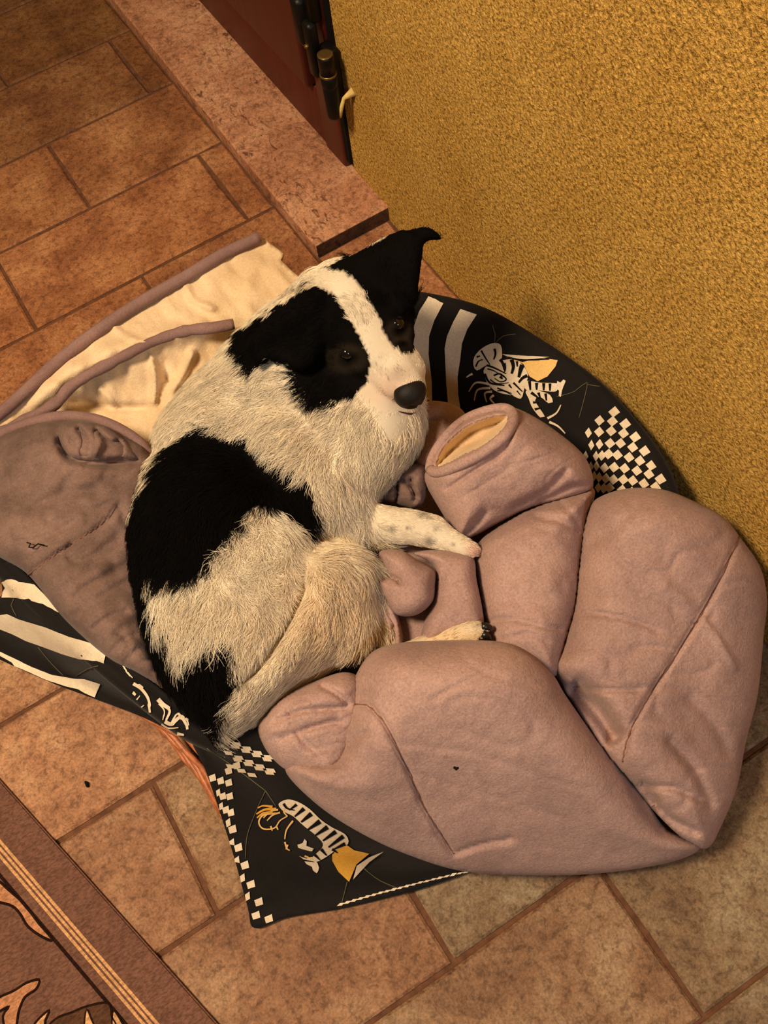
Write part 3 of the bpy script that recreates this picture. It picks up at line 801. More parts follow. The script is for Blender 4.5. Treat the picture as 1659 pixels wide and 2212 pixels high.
# left fold
lobe('fold', [(-90, 990, .19), (0, 940, .215), (60, 915, .222), (130, 903, .225), (200, 910, .222), (260, 932, .215), (320, 972, .20), (345, 1040, .19), (340, 1180, .18), (350, 1350, .18), (365, 1490, .185), (325, 1472, .20), (290, 1450, .21), (230, 1418, .216),
    (140, 1338, .218), (62, 1243, .218), (0, 1204, .21), (-90, 1150, .20)], .055, .05, 75, m_quilt_grey, quilt, step=7, wrinkle=.005, wfreq=1 / 45., wang=-.6, wstr=2.5, fine=.0012, seed=2,
    creases=[([(55, 1245), (110, 1205), (160, 1172), (225, 1128), (265, 1080)], 4, .009), ([(125, 940), (150, 985), (220, 1000), (300, 995)], 9, .022), ([(205, 930), (215, 960), (200, 985)], 8, -.012),
             ([(60, 1100), (140, 1065), (220, 1060)], 14, .007), ([(30, 1170), (90, 1165), (170, 1120)], 8, .006), ([(150, 1300), (200, 1260), (260, 1230)], 10, .006), ([(200, 1360), (240, 1330), (280, 1320)], 7, .006), ([(240, 1410), (270, 1380), (300, 1372)], 6, .006),
             ([(270, 1430), (300, 1400), (330, 1410)], 6, .006)])
lobe('tucked_fold', [(118, 925, .245), (150, 908, .25), (200, 912, .25), (245, 930, .245), (285, 965, .23), (300, 995, .22), (262, 992, .235), (220, 998, .24), (160, 990, .25), (135, 965, .25)], .022, .02, 22, m_quilt_grey, quilt, step=5, wrinkle=.004, wfreq=1 / 25., wang=1.3, seed=8,
     creases=[([(165, 920), (185, 950), (180, 985)], 6, .012), ([(205, 925), (225, 950), (262, 965)], 6, .012), ([(255, 985), (262, 965), (250, 950)], 5, .012)])
pp = catmull([(-60, 975, .215), (0, 940, .222), (60, 916, .23), (130, 900, .238), (200, 905, .236), (255, 925, .228), (300, 955, .215), (325, 985, .20)], 10, False)
tube('piping', P(pp[:, 0], pp[:, 1], pp[:, 2]), .0075, m_pipe, quilt, 10)
# inner folds beside the dog's belly
lobe('fold', [(770, 1140, .15), (850, 1150, .15), (1000, 1190, .15), (1080, 1250, .15), (1090, 1400, .15), (1000, 1450, .15), (820, 1450, .15), (770, 1300, .15)], .04, .04, 50, m_quilt, quilt, step=10, seed=4)
lobe('fold', [(812, 1060, .19), (850, 1010, .2), (895, 985, .2), (928, 990, .2), (925, 1050, .2), (905, 1098, .195), (860, 1092, .19), (822, 1088, .185)], .04, .03, 32, m_quilt_grey, quilt, step=5, wrinkle=.004, wfreq=1 / 20., seed=6,
     creases=[([(850, 1030), (858, 1060), (855, 1090)], 4, .014), ([(885, 1030), (892, 1060), (895, 1085)], 4, .012), ([(850, 1030), (880, 1045), (905, 1080)], 4, .01)])
lobe('fold', [(900, 875, .21), (960, 868, .225), (1005, 895, .23), (985, 950, .225), (935, 1000, .22), (895, 1010, .21), (880, 940, .21)], .03, .03, 35, m_quilt, quilt, step=6, wrinkle=.003, seed=7)
lobe('fold', [(803, 1262, .20), (830, 1290, .205), (858, 1325, .205), (872, 1400, .19), (835, 1408, .18), (815, 1350, .185)], .03, .03, 25, m_quilt, quilt, step=5, wrinkle=.003, wfreq=1 / 25., wang=1.2, creases=[([(830, 1310), (850, 1350), (850, 1400)], 4, .012)], seed=11)
lobe('fold', [(893, 1195, .215), (950, 1187, .22), (1018, 1200, .22), (1030, 1255, .22), (1045, 1345, .215), (1020, 1362, .21), (955, 1395, .20), (912, 1395, .20), (915, 1350, .21), (938, 1290, .215), (942, 1235, .22), (925, 1212, .22)],
     .035, .03, 32, m_quilt, quilt, step=5, wrinkle=.002, seed=12, creases=[([(912, 1393), (900, 1370), (925, 1330), (938, 1290)], 5, .01), ([(950, 1225), (946, 1260), (942, 1300)], 5, -.006)])
lobe('fold', [(818, 1196, .225), (835, 1187, .23), (870, 1190, .235), (905, 1212, .235), (938, 1232, .23), (940, 1262, .23), (934, 1300, .23), (900, 1328, .225), (858, 1328, .22), (832, 1295, .22), (812, 1262, .222), (818, 1250, .222), (834, 1244, .225), (826, 1222, .225)],
     .04, .03, 38, m_quilt, quilt, step=5, wrinkle=.0015, seed=13, creases=[([(812, 1250), (838, 1245), (858, 1252), (866, 1262)], 4, .022), ([(880, 1195), (900, 1215), (925, 1225)], 4, .008)])
# middle fold
lobe('fold', [(1024, 1200, .19), (1040, 1165, .2), (1085, 1130, .205), (1150, 1095, .205), (1250, 1060, .2), (1285, 1060, .2), (1270, 1130, .195), (1256, 1230, .195), (1248, 1310, .19), (1225, 1390, .19), (1200, 1460, .185), (1130, 1440, .18), (1060, 1410, .18), (1046, 1345, .185), (1032, 1260, .19)],
     .07, .06, 75, m_quilt, quilt, step=7, wrinkle=.003, wfreq=1 / 55., wang=.2, seed=14, fine=.0008,
     creases=[([(1045, 1345), (1110, 1338), (1180, 1355), (1225, 1360)], 5, .008), ([(1050, 1180), (1100, 1150), (1170, 1130)], 8, -.004), ([(1150, 1115), (1210, 1125), (1255, 1155)], 6, .008), ([(1080, 1385), (1140, 1370), (1190, 1390)], 6, .005), ([(1200, 1080), (1235, 1110), (1255, 1150)], 5, .006)])
# rolled upper fold with an open end showing the lining
rollo = [(922, 1010, .22), (935, 975, .235), (975, 925, .25), (1040, 888, .26), (1090, 878, .26), (1135, 890, .255), (1200, 930, .24), (1262, 985, .225), (1282, 1045, .21), (1258, 1070, .205), (1150, 1098, .205), (1080, 1130, .205), (1020, 1160, .20), (990, 1168, .195), (968, 1130, .2), (935, 1075, .21), (915, 1035, .215)]
mouth = [(940, 1010), (958, 965), (1000, 925), (1050, 902), (1090, 897), (1098, 905), (1085, 930), (1050, 960), (1000, 985), (955, 1008)]
vv, ff, v2, f2 = lobe_geo(rollo, .075, .05, 80, step=4, wrinkle=.0025, wfreq=1 / 50., wang=-.5, seed=15, fine=.0008,
     creases=[([(1280, 1045), (1230, 1055), (1160, 1090)], 8, .008), ([(960, 1060), (1020, 1020), (1090, 970), (1115, 900)], 5, .006), ([(1230, 1010), (1180, 1060), (1100, 1100)], 9, .007), ([(1050, 1100), (1030, 1130), (1000, 1160)], 10, .01)])
mi = inside(catmull(mouth, 6), v2[:, 0], v2[:, 1]); dm, _ = seg_dist(v2, catmull(mouth, 6), True)
for i in np.where(mi)[0]:
    q = vv[i]; dz = min(.045, .004 + dm[i] * .0022)
    vv[i] = P(v2[i, 0], v2[i, 1], np.array(q[2] - dz))
me = mesh_of('rolled_fold', vv, ff)
ro = link('rolled_fold', me, [m_quilt, m_cream]); setp(ro, quilt)
for p in me.polygons:
    if all(i < len(v2) and mi[i] for i in p.vertices): p.material_index = 1
BQ = bvh_of([ro])
def hit_px(bv, px, py, off=0):
    d = Vector(ray(px, py)).normalized(); h, n, i, ds = bv.ray_cast(O, d)
    return h, n
lip = catmull([(928, 1018), (945, 970), (995, 915), (1050, 890), (1095, 884), (1111, 900), (1098, 935), (1055, 972), (1005, 1000), (950, 1022)], 8)
lp = []
for q in np.vstack([lip, lip[:1]]):
    h, n = hit_px(BQ, q[0], q[1])
    if h is not None: lp.append(tuple(h + Vector((0, 0, .002))))
lp = np.array(lp)
for _ in range(4): lp[:-1] = (np.roll(lp[:-1], 1, 0) + lp[:-1] * 2 + np.roll(lp[:-1], -1, 0)) / 4
lp[-1] = lp[0]
tube('rolled_hem', lp, .0065, m_quilt, quilt, 10)
# right fold
lobe('fold', [(1262, 1120, .20), (1285, 1080, .215), (1350, 1056, .225), (1430, 1057, .225), (1500, 1083, .215), (1560, 1115, .20), (1602, 1165, .18), (1642, 1225, .16), (1657, 1295, .14), (1650, 1370, .12), (1637, 1500, .09), (1612, 1600, .07), (1592, 1700, .055), (1560, 1780, .045), (1528, 1832, .04),
    (1480, 1815, .06), (1420, 1760, .09), (1370, 1700, .12), (1300, 1620, .15), (1225, 1500, .17), (1194, 1440, .18), (1212, 1395, .185), (1236, 1310, .19), (1246, 1230, .195), (1254, 1165, .2)],
    .085, .04, 105, m_quilt, quilt, step=7, wrinkle=.004, wfreq=1 / 70., wang=.15, wstr=2.2, seed=16, fine=.0008,
    creases=[([(1598, 1155), (1560, 1240), (1510, 1335), (1440, 1445), (1385, 1530), (1355, 1600), (1345, 1650)], 5, .010), ([(1240, 1325), (1310, 1328), (1380, 1345), (1430, 1365)], 6, .007), ([(1210, 1475), (1290, 1490), (1390, 1490)], 6, .009), ([(1228, 1478), (1290, 1535), (1335, 1605)], 22, .048),
             ([(1270, 1175), (1310, 1150), (1345, 1130)], 14, .006), ([(1515, 1335), (1550, 1380), (1590, 1450)], 7, -.008), ([(1500, 1320), (1470, 1290), (1430, 1260)], 12, -.005), ([(1440, 1590), (1500, 1660), (1540, 1750)], 12, .012), ([(1400, 1700), (1460, 1705), (1520, 1730)], 7, .012), ([(1390, 1720), (1450, 1770), (1510, 1800)], 8, .018),
             ([(1380, 1690), (1400, 1715), (1420, 1740)], 14, .02), ([(1480, 1500), (1540, 1560), (1580, 1640)], 14, .008), ([(1360, 1400), (1420, 1400), (1460, 1420)], 6, .004)])
# front folds
lobe('fold', [(556, 1580, .20), (570, 1545, .21), (605, 1508, .22), (665, 1478, .225), (745, 1452, .22), (790, 1480, .21), (790, 1560, .20), (760, 1640, .19), (720, 1690, .18), (650, 1680, .18), (590, 1640, .19)], .05, .05, 60, m_quilt, quilt, step=6, wrinkle=.004, wfreq=1 / 40., wang=-.3, wstr=2, seed=17,
     creases=[([(590, 1560), (660, 1535), (755, 1530)], 6, .01), ([(600, 1600), (680, 1570), (740, 1560)], 7, .008), ([(690, 1480), (730, 1500), (755, 1525)], 6, .01), ([(620, 1520), (640, 1580), (700, 1640)], 6, .006)])
lobe('fold', [(757, 1520, .215), (766, 1465, .225), (800, 1412, .235), (850, 1391, .24), (930, 1384, .24), (1040, 1383, .24), (1100, 1390, .24), (1150, 1415, .235), (1195, 1458, .22), (1222, 1502, .205), (1285, 1592, .17), (1345, 1668, .135), (1395, 1730, .10), (1440, 1790, .065), (1512, 1828, .04), (1450, 1862, .032), (1300, 1886, .032), (1150, 1891, .035),
    (1000, 1882, .05), (880, 1846, .09), (780, 1800, .125), (690, 1742, .155), (618, 1670, .175), (640, 1645, .19), (720, 1640, .195), (738, 1580, .205)], .085, .045, 120, m_quilt, quilt, step=7, wrinkle=.0025, wfreq=1 / 90., wang=.3, seed=18, fine=.0008,
    creases=[([(760, 1520), (795, 1525), (825, 1555), (850, 1600), (880, 1660), (910, 1730), (945, 1790), (980, 1845)], 5, .011), ([(1130, 1420), (1060, 1450), (990, 1480), (930, 1515)], 5, .004), ([(980, 1845), (1040, 1825), (1110, 1812)], 6, .010), ([(980, 1845), (960, 1820), (935, 1800)], 5, .006), ([(720, 1640), (760, 1600), (800, 1580)], 8, .006), ([(1360, 1690), (1400, 1750), (1440, 1800)], 10, .012)])
tube('snag', P(np.array([980, 986, 991]), np.array([1657, 1661, 1658]), np.array([.263, .262, .262])), [.0012, .0018, .0008], m_ink, quilt, 6)
pp = P(np.array([58, 66, 62, 72, 82, 96]), np.array([1172, 1174, 1182, 1183, 1175, 1178]), np.array([.268] * 6))
tube('loose_thread', pp, .0009, m_ink, quilt, 5)

m_seam = plain('seam_thread', srgb(122, 88, 76), .9, .1)
BQ2 = bvh_of([o for o in quilt.children if o.name.split('.')[0] == 'fold'])
for l in ([(1598, 1158), (1560, 1240), (1510, 1335), (1440, 1445), (1385, 1530), (1355, 1600), (1345, 1645)], [(765, 1521), (795, 1525), (825, 1555), (850, 1600), (880, 1660), (910, 1730), (945, 1790), (980, 1843)],
          [(58, 1243), (110, 1205), (160, 1172), (225, 1128)]):
    q = []
    for x, y in catmull(l, 5, False):
        h, n = hit_px(BQ2, x, y)
        if h is not None: q.append(tuple(h + n * (.0003 if n.dot(h - O) < 0 else -.0003)))
    if len(q) > 3: tube('seam', np.array(q), .0010 + .0003 * np.sin(np.arange(len(q)) * 1.6), m_seam, quilt, 5)

crumb = link('crumb', mesh_of('crumb', *tube_geo([(0, 0, 0), (.001, .004, .0015), (.0, .008, .001)], [.0018, .0026, .0014], 6)), m_ink)
crumb.location = P(190, 1700, .002); crumb['label'] = 'small dark crumb on the tile between rug and basket'; crumb['category'] = 'crumb'

# ------------------------------------------------------------------ dog
dog = thing('dog', 'white and black dog curled up on the mauve comforter, head raised', 'dog', tuple(P(560, 1200, .12)))
DV = []; DF = []
def add_geo(V, F):
    k = len(DV); DV.extend([tuple(map(float, v)) for v in V]); DF.extend([tuple(int(i) + k for i in f) for f in F])
def dlobe(ol, up, dn, R, **k):
    a, b, _, _ = lobe_geo(ol, up, dn, R, **k); add_geo(a, b)
def ball(c, rad, axes=np.eye(3), ns=18, nr=12):
    V = []; F = []
    rad = np.broadcast_to(np.asarray(rad, float), (3,))
    for j in range(nr + 1):
        th = math.pi * j / nr
        for k in range(ns):
            ph = 2 * math.pi * k / ns
            l = np.array([math.sin(th) * math.cos(ph) * rad[0], math.sin(th) * math.sin(ph) * rad[1], math.cos(th) * rad[2]])
            V.append(np.asarray(c) + l @ axes)
    for j in range(nr):
        for k in range(ns):
            q = (j * ns + k, (j + 1) * ns + k, (j + 1) * ns + (k + 1) % ns, j * ns + (k + 1) % ns)
            F.append(q)
    return V, F
def chain(pts):
    """tapered limb: world points with radii, filled with closely set balls"""
    for (a, ra_), (b, rb_) in zip(pts[:-1], pts[1:]):
        a = np.asarray(a); b = np.asarray(b)
        m = max(1, int(np.linalg.norm(b - a) / (min(ra_, rb_) * .3)))
        for k in range(m + 1):
            t = k / m; add_geo(*ball(a + (b - a) * t, ra_ + (rb_ - ra_) * t, ns=14, nr=9))
def pchain(l): chain([(P(x, y, z), r) for x, y, z, r in l])
# trunk curled round to the rump
dlobe([(440, 930, .22), (355, 955, .21), (303, 1010, .20), (268, 1085, .19), (258, 1170, .185), (268, 1265, .185), (300, 1370, .19), (350, 1465, .195), (415, 1540, .20), (485, 1578, .20), (560, 1545, .20), (620, 1470, .20),
       (680, 1380, .20), (720, 1270, .20), (722, 1180, .20), (690, 1090, .20), (620, 1000, .20), (540, 940, .21)], .11, .085, 150, step=12)
# neck, shoulder and chest
dlobe([(345, 905, .20), (400, 835, .21), (470, 765, .23), (540, 695, .25), (620, 635, .27), (720, 600, .28), (830, 680, .28), (905, 820, .265), (918, 900, .255), (905, 965, .24), (858, 1035, .22), (815, 1085, .205), (803, 1150, .195), (740, 1180, .18),
       (660, 1172, .19), (560, 1080, .20), (430, 1000, .20), (340, 965, .20)], .085, .085, 130, step=12)
# upper arm mass and thigh
pchain([(640, 960, .26, .055), (700, 1060, .25, .05), (760, 1120, .225, .034)])
dlobe([(640, 1200, .235), (695, 1172, .235), (760, 1178, .23), (802, 1215, .215), (812, 1290, .205), (818, 1350, .195), (800, 1400, .19), (740, 1432, .19), (660, 1482, .19), (585, 1540, .19), (510, 1592, .185), (440, 1578, .19), (455, 1520, .215), (550, 1440, .24),
       (615, 1345, .25), (642, 1260, .25)], .066, .08, 55, step=9)
# far thigh under it, loin
pchain([(560, 1120, .24, .06), (520, 1250, .24, .065), (480, 1380, .23, .06)])
# front leg with wrist and paw
pchain([(770, 1128, .215, .030), (830, 1133, .222, .0235), (890, 1139, .228, .0215), (930, 1147, .23, .0205), (958, 1160, .231, .016), (985, 1174, .232, .0128), (1005, 1183, .233, .0125), (1020, 1187, .232, .010)])
for dx, dy in ((4, -8), (8, 0), (4, 8)):
    pchain([(1000 + dx, 1181 + dy, .236, .0075), (1018 + dx, 1187 + dy * .8, .233, .0062)])
# hind leg: hock, shank and foot coming out from behind the front fold
pchain([(795, 1250, .215, .026), (808, 1320, .205, .02), (822, 1380, .20, .0165), (842, 1425, .19, .014), (880, 1412, .20, .014), (930, 1395, .215, .0145), (985, 1377, .228, .0145), (1022, 1364, .234, .013)])
for dx, dy in ((6, -9), (14, -1), (6, 8)):
    pchain([(1020 + dx, 1364 + dy, .237, .0075), (1034 + dx, 1361 + dy, .236, .0062)])
# head in its own axes: F to the nose, L to the dog's left, U up
rt, dnv, fw = M[0], M[1], M[2]
ca, sa = math.cos(math.radians(25)), math.sin(math.radians(25))
i0 = .58 * rt + .81 * dnv; i0 /= np.linalg.norm(i0)
AF = ca * i0 - sa * fw; AF /= np.linalg.norm(AF)
AU = -ca * fw - sa * i0; AU /= np.linalg.norm(AU)
AL = np.cross(AU, AF)
if AL @ rt < 0: AL = -AL
HA = np.stack([AF, AL, AU]); HC = P(761, 671, .36)
def hp(f, l, u): return HC + f * AF + l * AL + u * AU
def hball(f, l, u, r): add_geo(*ball(hp(f, l, u), r, HA, 22, 14))
hball(0, 0, 0, (.064, .057, .047))
hball(-.012, 0, .004, (.055, .052, .045))
for s in (-1, 1):
    hball(.018, s * .036, -.016, (.040, .026, .032))
    hball(.046, s * .024, .014, (.020, .015, .012))           # brow
    hball(.052, s * .030, -.008, (.026, .016, .016))          # cheekbone
    hball(.086, s * .0125, -.018, (.036, .020, .019))         # flews
chain([(hp(.035, 0, 0), .036), (hp(.065, 0, -.006), .0275), (hp(.095, 0, -.009), .0225), (hp(.119, -.001, -.015), .0195)])
chain([(hp(.02, 0, -.030), .030), (hp(.07, 0, -.033), .018), (hp(.106, -.001, -.038), .0135)])
chain([(hp(-.03, 0, -.02), .055), (P(690, 740, .28), .07), (P(640, 860, .25), .075)])
# ears: image-left one folded down, the other raised with a folded tip
dlobe([(705, 618, .402), (655, 632, .402), (616, 660, .395), (572, 694, .378), (545, 722, .362), (530, 750, .348), (541, 778, .338), (558, 798, .328), (574, 774, .342), (600, 786, .345), (645, 800, .348), (690, 770, .355), (715, 690, .385)], .012, .012, 22, step=6)
dlobe([(704, 582, .385), (762, 549, .405), (830, 511, .425), (878, 492, .442), (915, 483, .45), (941, 489, .45), (958, 507, .442), (964, 523, .434), (945, 528, .430), (919, 521, .438), (913, 560, .428), (906, 610, .41), (897, 660, .388), (850, 680, .372), (770, 640, .38)], .011, .010, 24, step=6)
raw = mesh_of('body_raw', DV, DF)
ob = bpy.data.objects.new('body_raw', raw); col.objects.link(ob)
m1 = ob.modifiers.new('r', 'REMESH'); m1.mode = 'VOXEL'; m1.voxel_size = .0042
m2 = ob.modifiers.new('s', 'SMOOTH'); m2.factor = .5; m2.iterations = 7
dg = bpy.context.evaluated_depsgraph_get()
body_me = bpy.data.meshes.new_from_object(ob.evaluated_get(dg))
bpy.data.objects.remove(ob, do_unlink=True)
body_me.name = 'body'

# coat: patches where the animal has them
H1 = [(690, 618), (725, 638), (752, 680), (778, 730), (799, 775), (795, 822), (768, 858), (722, 870), (672, 864), (645, 828), (625, 792), (600, 784), (572, 774), (557, 806), (535, 790), (510, 752), (525, 710), (575, 680), (600, 660), (625, 645), (655, 625)]
H2 = [(702, 576), (740, 560), (830, 515), (905, 470), (945, 480), (975, 520), (920, 532), (912, 600), (905, 660), (898, 720), (897, 762), (872, 767), (846, 746), (831, 716), (818, 688), (800, 650), (775, 612), (745, 588)]
B1 = [(428, 922), (460, 926), (502, 934), (560, 962), (618, 1000), (668, 1044), (686, 1100), (676, 1150), (662, 1166), (645, 1136), (602, 1106), (555, 1096), (520, 1130), (480, 1170), (450, 1222), (400, 1258), (340, 1262), (330, 1252), (315, 1236), (318, 1262), (330, 1310), (350, 1345), (366, 1382), (386, 1408), (412, 1412), (436, 1388), (474, 1380), (504, 1390),
      (500, 1420), (488, 1436), (522, 1446), (528, 1470), (490, 1510), (468, 1556), (425, 1565), (370, 1535), (325, 1475), (290, 1400), (262, 1310), (225, 1230), (240, 1165), (280, 1120), (303, 1055), (336, 1004), (366, 970), (400, 944)]
def coat(pix, jit):
    x = pix[:, 0]; y = pix[:, 1]
    jx = x + jit * (vnoise(x / 11, y / 11, 2) + .8 * vnoise(x / 4, y / 4, 6)); jy = y + jit * (vnoise(x / 11, y / 11, 12) + .8 * vnoise(x / 4, y / 4, 16))
    blk = inside(H1, x + (jx - x) * .45, y + (jy - y) * .45) | inside(H2, x + (jx - x) * .45, y + (jy - y) * .45) | inside(B1, jx, jy)
    n = vnoise(x / 45, y / 45, 21)[:, None] * .5 + .5
    white = np.array([.82, .72, .56]) * (1 - n) + np.array([.70, .59, .44]) * n
    # warmer, tan coat on the thigh and hind foot
    tan = np.clip(1 - np.hypot((x - 720) / 190, (y - 1330) / 200), 0, 1)[:, None] * .8
    tan = np.maximum(tan, np.clip(1 - np.hypot((x - 960) / 140, (y - 1380) / 60), 0, 1)[:, None])
    white = white * (1 - tan) + np.array([.80, .60, .38]) * tan
    # bare pinkish skin round the muzzle and toes
    pk = np.clip(1.2 - np.hypot((x - 845) / 55, (y - 838) / 50), 0, 1)[:, None] * .55
    pk = np.maximum(pk, np.clip(1.3 - np.hypot((x - 1022) / 22, (y - 1190) / 22), 0, 1)[:, None])
    white = white * (1 - pk) + np.array([.74, .48, .38]) * pk
    for sx, sy, sr in ((908, 1112, 8), (925, 1119, 5), (845, 1143, 9), (941, 1141, 6), (925, 1168, 10), (978, 1176, 4), (905, 1183, 8), (880, 1140, 5), (740, 1045, 6), (752, 1090, 4), (822, 770, 3), (815, 785, 3), (825, 800, 3), (838, 815, 3), (1030, 1352, 5)):
        k = np.clip(1.4 - np.hypot(x - sx, y - sy) / sr, 0, 1)[:, None] * .75
        white = white * (1 - k) + np.array([.09, .07, .06]) * k
    k = np.clip(1.3 - np.hypot((x - 862) / 24, (y - 808) / 20), 0, 1)[:, None] * .5
    white = white * (1 - k) + np.array([.28, .19, .15]) * k
    c = np.where(blk[:, None], np.array([.0035, .0028, .0024]), white)
    # greyish hair round the eyes inside the mask
    for ex, ey, rr in ((752, 775, 42), (862, 715, 30), (868, 745, 26)):
        dd = np.hypot((x - ex) / rr, (y - ey) / (rr * .7))
        k = np.clip(1.0 - np.abs(dd - .75) * 2.0, 0, 1)[:, None] * .12 * (blk[:, None])
        c = c * (1 - k) + np.array([.16, .11, .07]) * k
    return c, blk
nv = len(body_me.vertices)
bco = np.zeros(nv * 3); body_me.vertices.foreach_get('co', bco); bco = bco.reshape(-1, 3)
ed = np.zeros(len(body_me.edges) * 2, int); body_me.edges.foreach_get('vertices', ed); ed = ed.reshape(-1, 2)
deg = np.zeros(nv); np.add.at(deg, ed[:, 0], 1); np.add.at(deg, ed[:, 1], 1)
q_ = PIX(bco)
keep = ((np.hypot((q_[:, 0] - 760) / 250, (q_[:, 1] - 690) / 215) < 1) & (bco[:, 2] > .29)) | ((q_[:, 0] > 800) & (q_[:, 1] > 1080))
sm = np.where(keep, 0.0, .5)[:, None]
for _ in range(22):
    acc = np.zeros((nv, 3)); np.add.at(acc, ed[:, 0], bco[ed[:, 1]]); np.add.at(acc, ed[:, 1], bco[ed[:, 0]])
    bco = bco + sm * (acc / deg[:, None] - bco)
groove = catmull([(655, 1225), (654, 1262), (640, 1303), (615, 1355), (587, 1400), (550, 1446), (505, 1478)], 10, False)
gd, gp = seg_dist(PIX(bco), groove)
gk = np.exp(-(gd / 9.) ** 2) * np.clip(np.minimum(gp, 1 - gp) * 6 + .2, 0, 1) * (bco[:, 2] > .2)
bco[:, 2] -= .013 * gk
body_me.vertices.foreach_set('co', bco.ravel()); body_me.update()
body_me.polygons.foreach_set('use_smooth', [True] * len(body_me.polygons))
bpix = PIX(bco)
bc, _ = coat(bpix, 3.0)
at = body_me.attributes.new('coat', 'FLOAT_COLOR', 'POINT')
at.data.foreach_set('color', np.hstack([bc * .8, np.ones((nv, 1))]).ravel().astype(np.float32))
def coatmat(name, attr, rough):
    m, nt, b = mat_new(name, rough, .12)
    a = N(nt, 'ShaderNodeAttribute', attribute_name=attr); nt.links.new(a.outputs['Color'], b.inputs['Base Color']); b.inputs['Specular IOR Level'].default_value = .04; return m
m_skin = coatmat('dog_coat', 'coat', .9)
m_fur = coatmat('dog_fur', 'fur_color', .75)
body = setp(link('body', body_me, m_skin), dog)
BB = bvh_of([body])

m_nose = plain('dog_nose', srgb(20, 15, 13), .55, .22, nscale=700, namp=.3, bumpd=.0006)
m_eye = plain('dog_eye', srgb(14, 8, 5), .12, .5)
m_claw = plain('dog_claw', srgb(18, 15, 13), .35, .5)
m_pink = plain('dog_lip', srgb(60, 34, 30), .5, .3)
# nose pad with two nostrils cut in
V, F = ball((0, 0, 0), 1, ns=28, nr=20)
V = np.array(V)
V = V * np.array([.0172, .0190, .0185])
V[:, 1] *= 1 + .12 * (V[:, 2] / .0145)                       # wider at the top
for s in (-1, 1):
    d = np.linalg.norm((V - np.array([.0130, s * .0082, -.002])) / np.array([.01, .0048, .0046]), axis=1)
    V[:, 0] -= .0055 * np.exp(-d ** 2)
V[:, 0] -= .0022 * np.exp(-(V[:, 1] / .0016) ** 2) * (V[:, 0] > 0) * (V[:, 2] < .004)
NC = hp(.1270, -.005, -.0155)
setp(link('nose', mesh_of('nose', NC + V @ HA, F), m_nose), dog)
# mouth line under the nose
mq = catmull([(862, 889), (874, 892), (886, 894), (898, 891), (907, 884)], 4, False); ml = []
for x, y in mq:
    d = Vector(ray(x, y)).normalized(); h, n, i, ds = BB.ray_cast(O, d)
    if h is not None: ml.append(tuple(h - d * .001))
tube('mouth', np.array(ml), np.interp(np.linspace(0, 1, len(ml)), [0, .5, 1], [.0005, .0013, .0005]), m_pink, dog, 6)
for ex, ey in ((750, 762), (857, 700)):
    d = Vector(ray(ex, ey)).normalized(); h, n, i, ds = BB.ray_cast(O, d)
    c = np.array(h + d * .0066)
    eye = setp(link('eye', mesh_of('eye', *ball(c, .0085, HA, 20, 14)), m_eye), dog)
    lid = []
    for t in np.linspace(-1, 1, 13):
        q = c + AL * t * .0088 + AF * (-.0035 * (1 - t * t)) + AU * (.0068 * math.sqrt(max(0, 1 - t * t * .85)) + .0002); lid.append(q)
    tube('eyelid', np.array(lid), .0016, m_ink, dog, 6)
def claw(px, py, z, dx, dy, L=.011):
    a = P(px, py, z); b = P(px + dx * 14, py + dy * 14, z - .002); d = (b - a) / np.linalg.norm(b - a)
    pts = [a + d * L * t + np.array([0, 0, -.004 * t * t]) for t in (0, .35, .7, 1)]
    tube('claw', np.array(pts), [.0042, .0046, .0034, .0010], m_claw, dog, 10)
claw(1040, 1352, .242, 1, .12, .014); claw(1042, 1368, .240, .9, .5, .011); claw(1026, 1376, .236, .8, .6, .010)

# ------------------------------------------------------------------ fur
flow = np.array([
 (870, 810, -.5, -.85), (830, 760, -.5, -.85), (800, 690, -.45, -.9), (745, 620, -.7, -.5), (700, 600, -.9, .1), (700, 720, -.8, .2), (740, 800, -.8, .5), (690, 850, -.5, .85), (640, 720, -.8, .5), (560, 740, -.6, .8), (840, 600, .3, -.95), (900, 530, .5, -.8), (870, 740, .1, -1),
 (895, 860, .7, -.5), (820, 870, -.4, .8), (900, 900, .3, .95), (860, 960, .1, 1), (780, 920, -.2, .97), (760, 1020, .2, .97), (700, 930, -.7, .7), (620, 850, -.97, .2), (520, 840, -.97, .25), (560, 720, -.9, .4), (450, 880, -.9, .45), (380, 930, -.7, .7), (700, 1100, .2, .97), (780, 1120, .7, .7),
 (600, 960, -.8, .6), (520, 990, -.8, .6), (420, 1000, -.7, .75), (330, 1050, -.45, .9), (280, 1160, -.15, 1), (380, 1180, -.1, 1), (290, 1300, .05, 1), (360, 1320, .1, 1), (380, 1420, .15, 1), (450, 1300, .0, 1), (540, 1210, .5, .85), (600, 1150, .3, .95), (640, 1100, .5, .85), (560, 1300, .1, 1), (500, 1400, -.05, 1), (580, 1380, -.3, .95), (440, 1530, .2, .97),
 (630, 1230, .7, .6), (700, 1190, .85, .5), (780, 1190, .2, .97), (790, 1250, -.15, 1), (740, 1270, -.3, .95), (680, 1340, -.5, .85), (620, 1430, -.6, .8), (740, 1380, -.55, .8), (660, 1460, -.8, .6), (560, 1530, -.85, .5), (500, 1570, -.3, .9), (800, 1350, -.05, 1), (830, 1400, .2, 1),
 (850, 1130, .95, .15), (930, 1140, .9, .35), (1000, 1180, .9, .3), (960, 1380, .95, -.25), (1030, 1362, .95, -.2)], float)
NH = 150000
body_me.calc_loop_triangles()
nt_ = len(body_me.loop_triangles)
ti = np.zeros(nt_ * 3, int); body_me.loop_triangles.foreach_get('vertices', ti); ti = ti.reshape(-1, 3)
A_, B_, C_ = bco[ti[:, 0]], bco[ti[:, 1]], bco[ti[:, 2]]
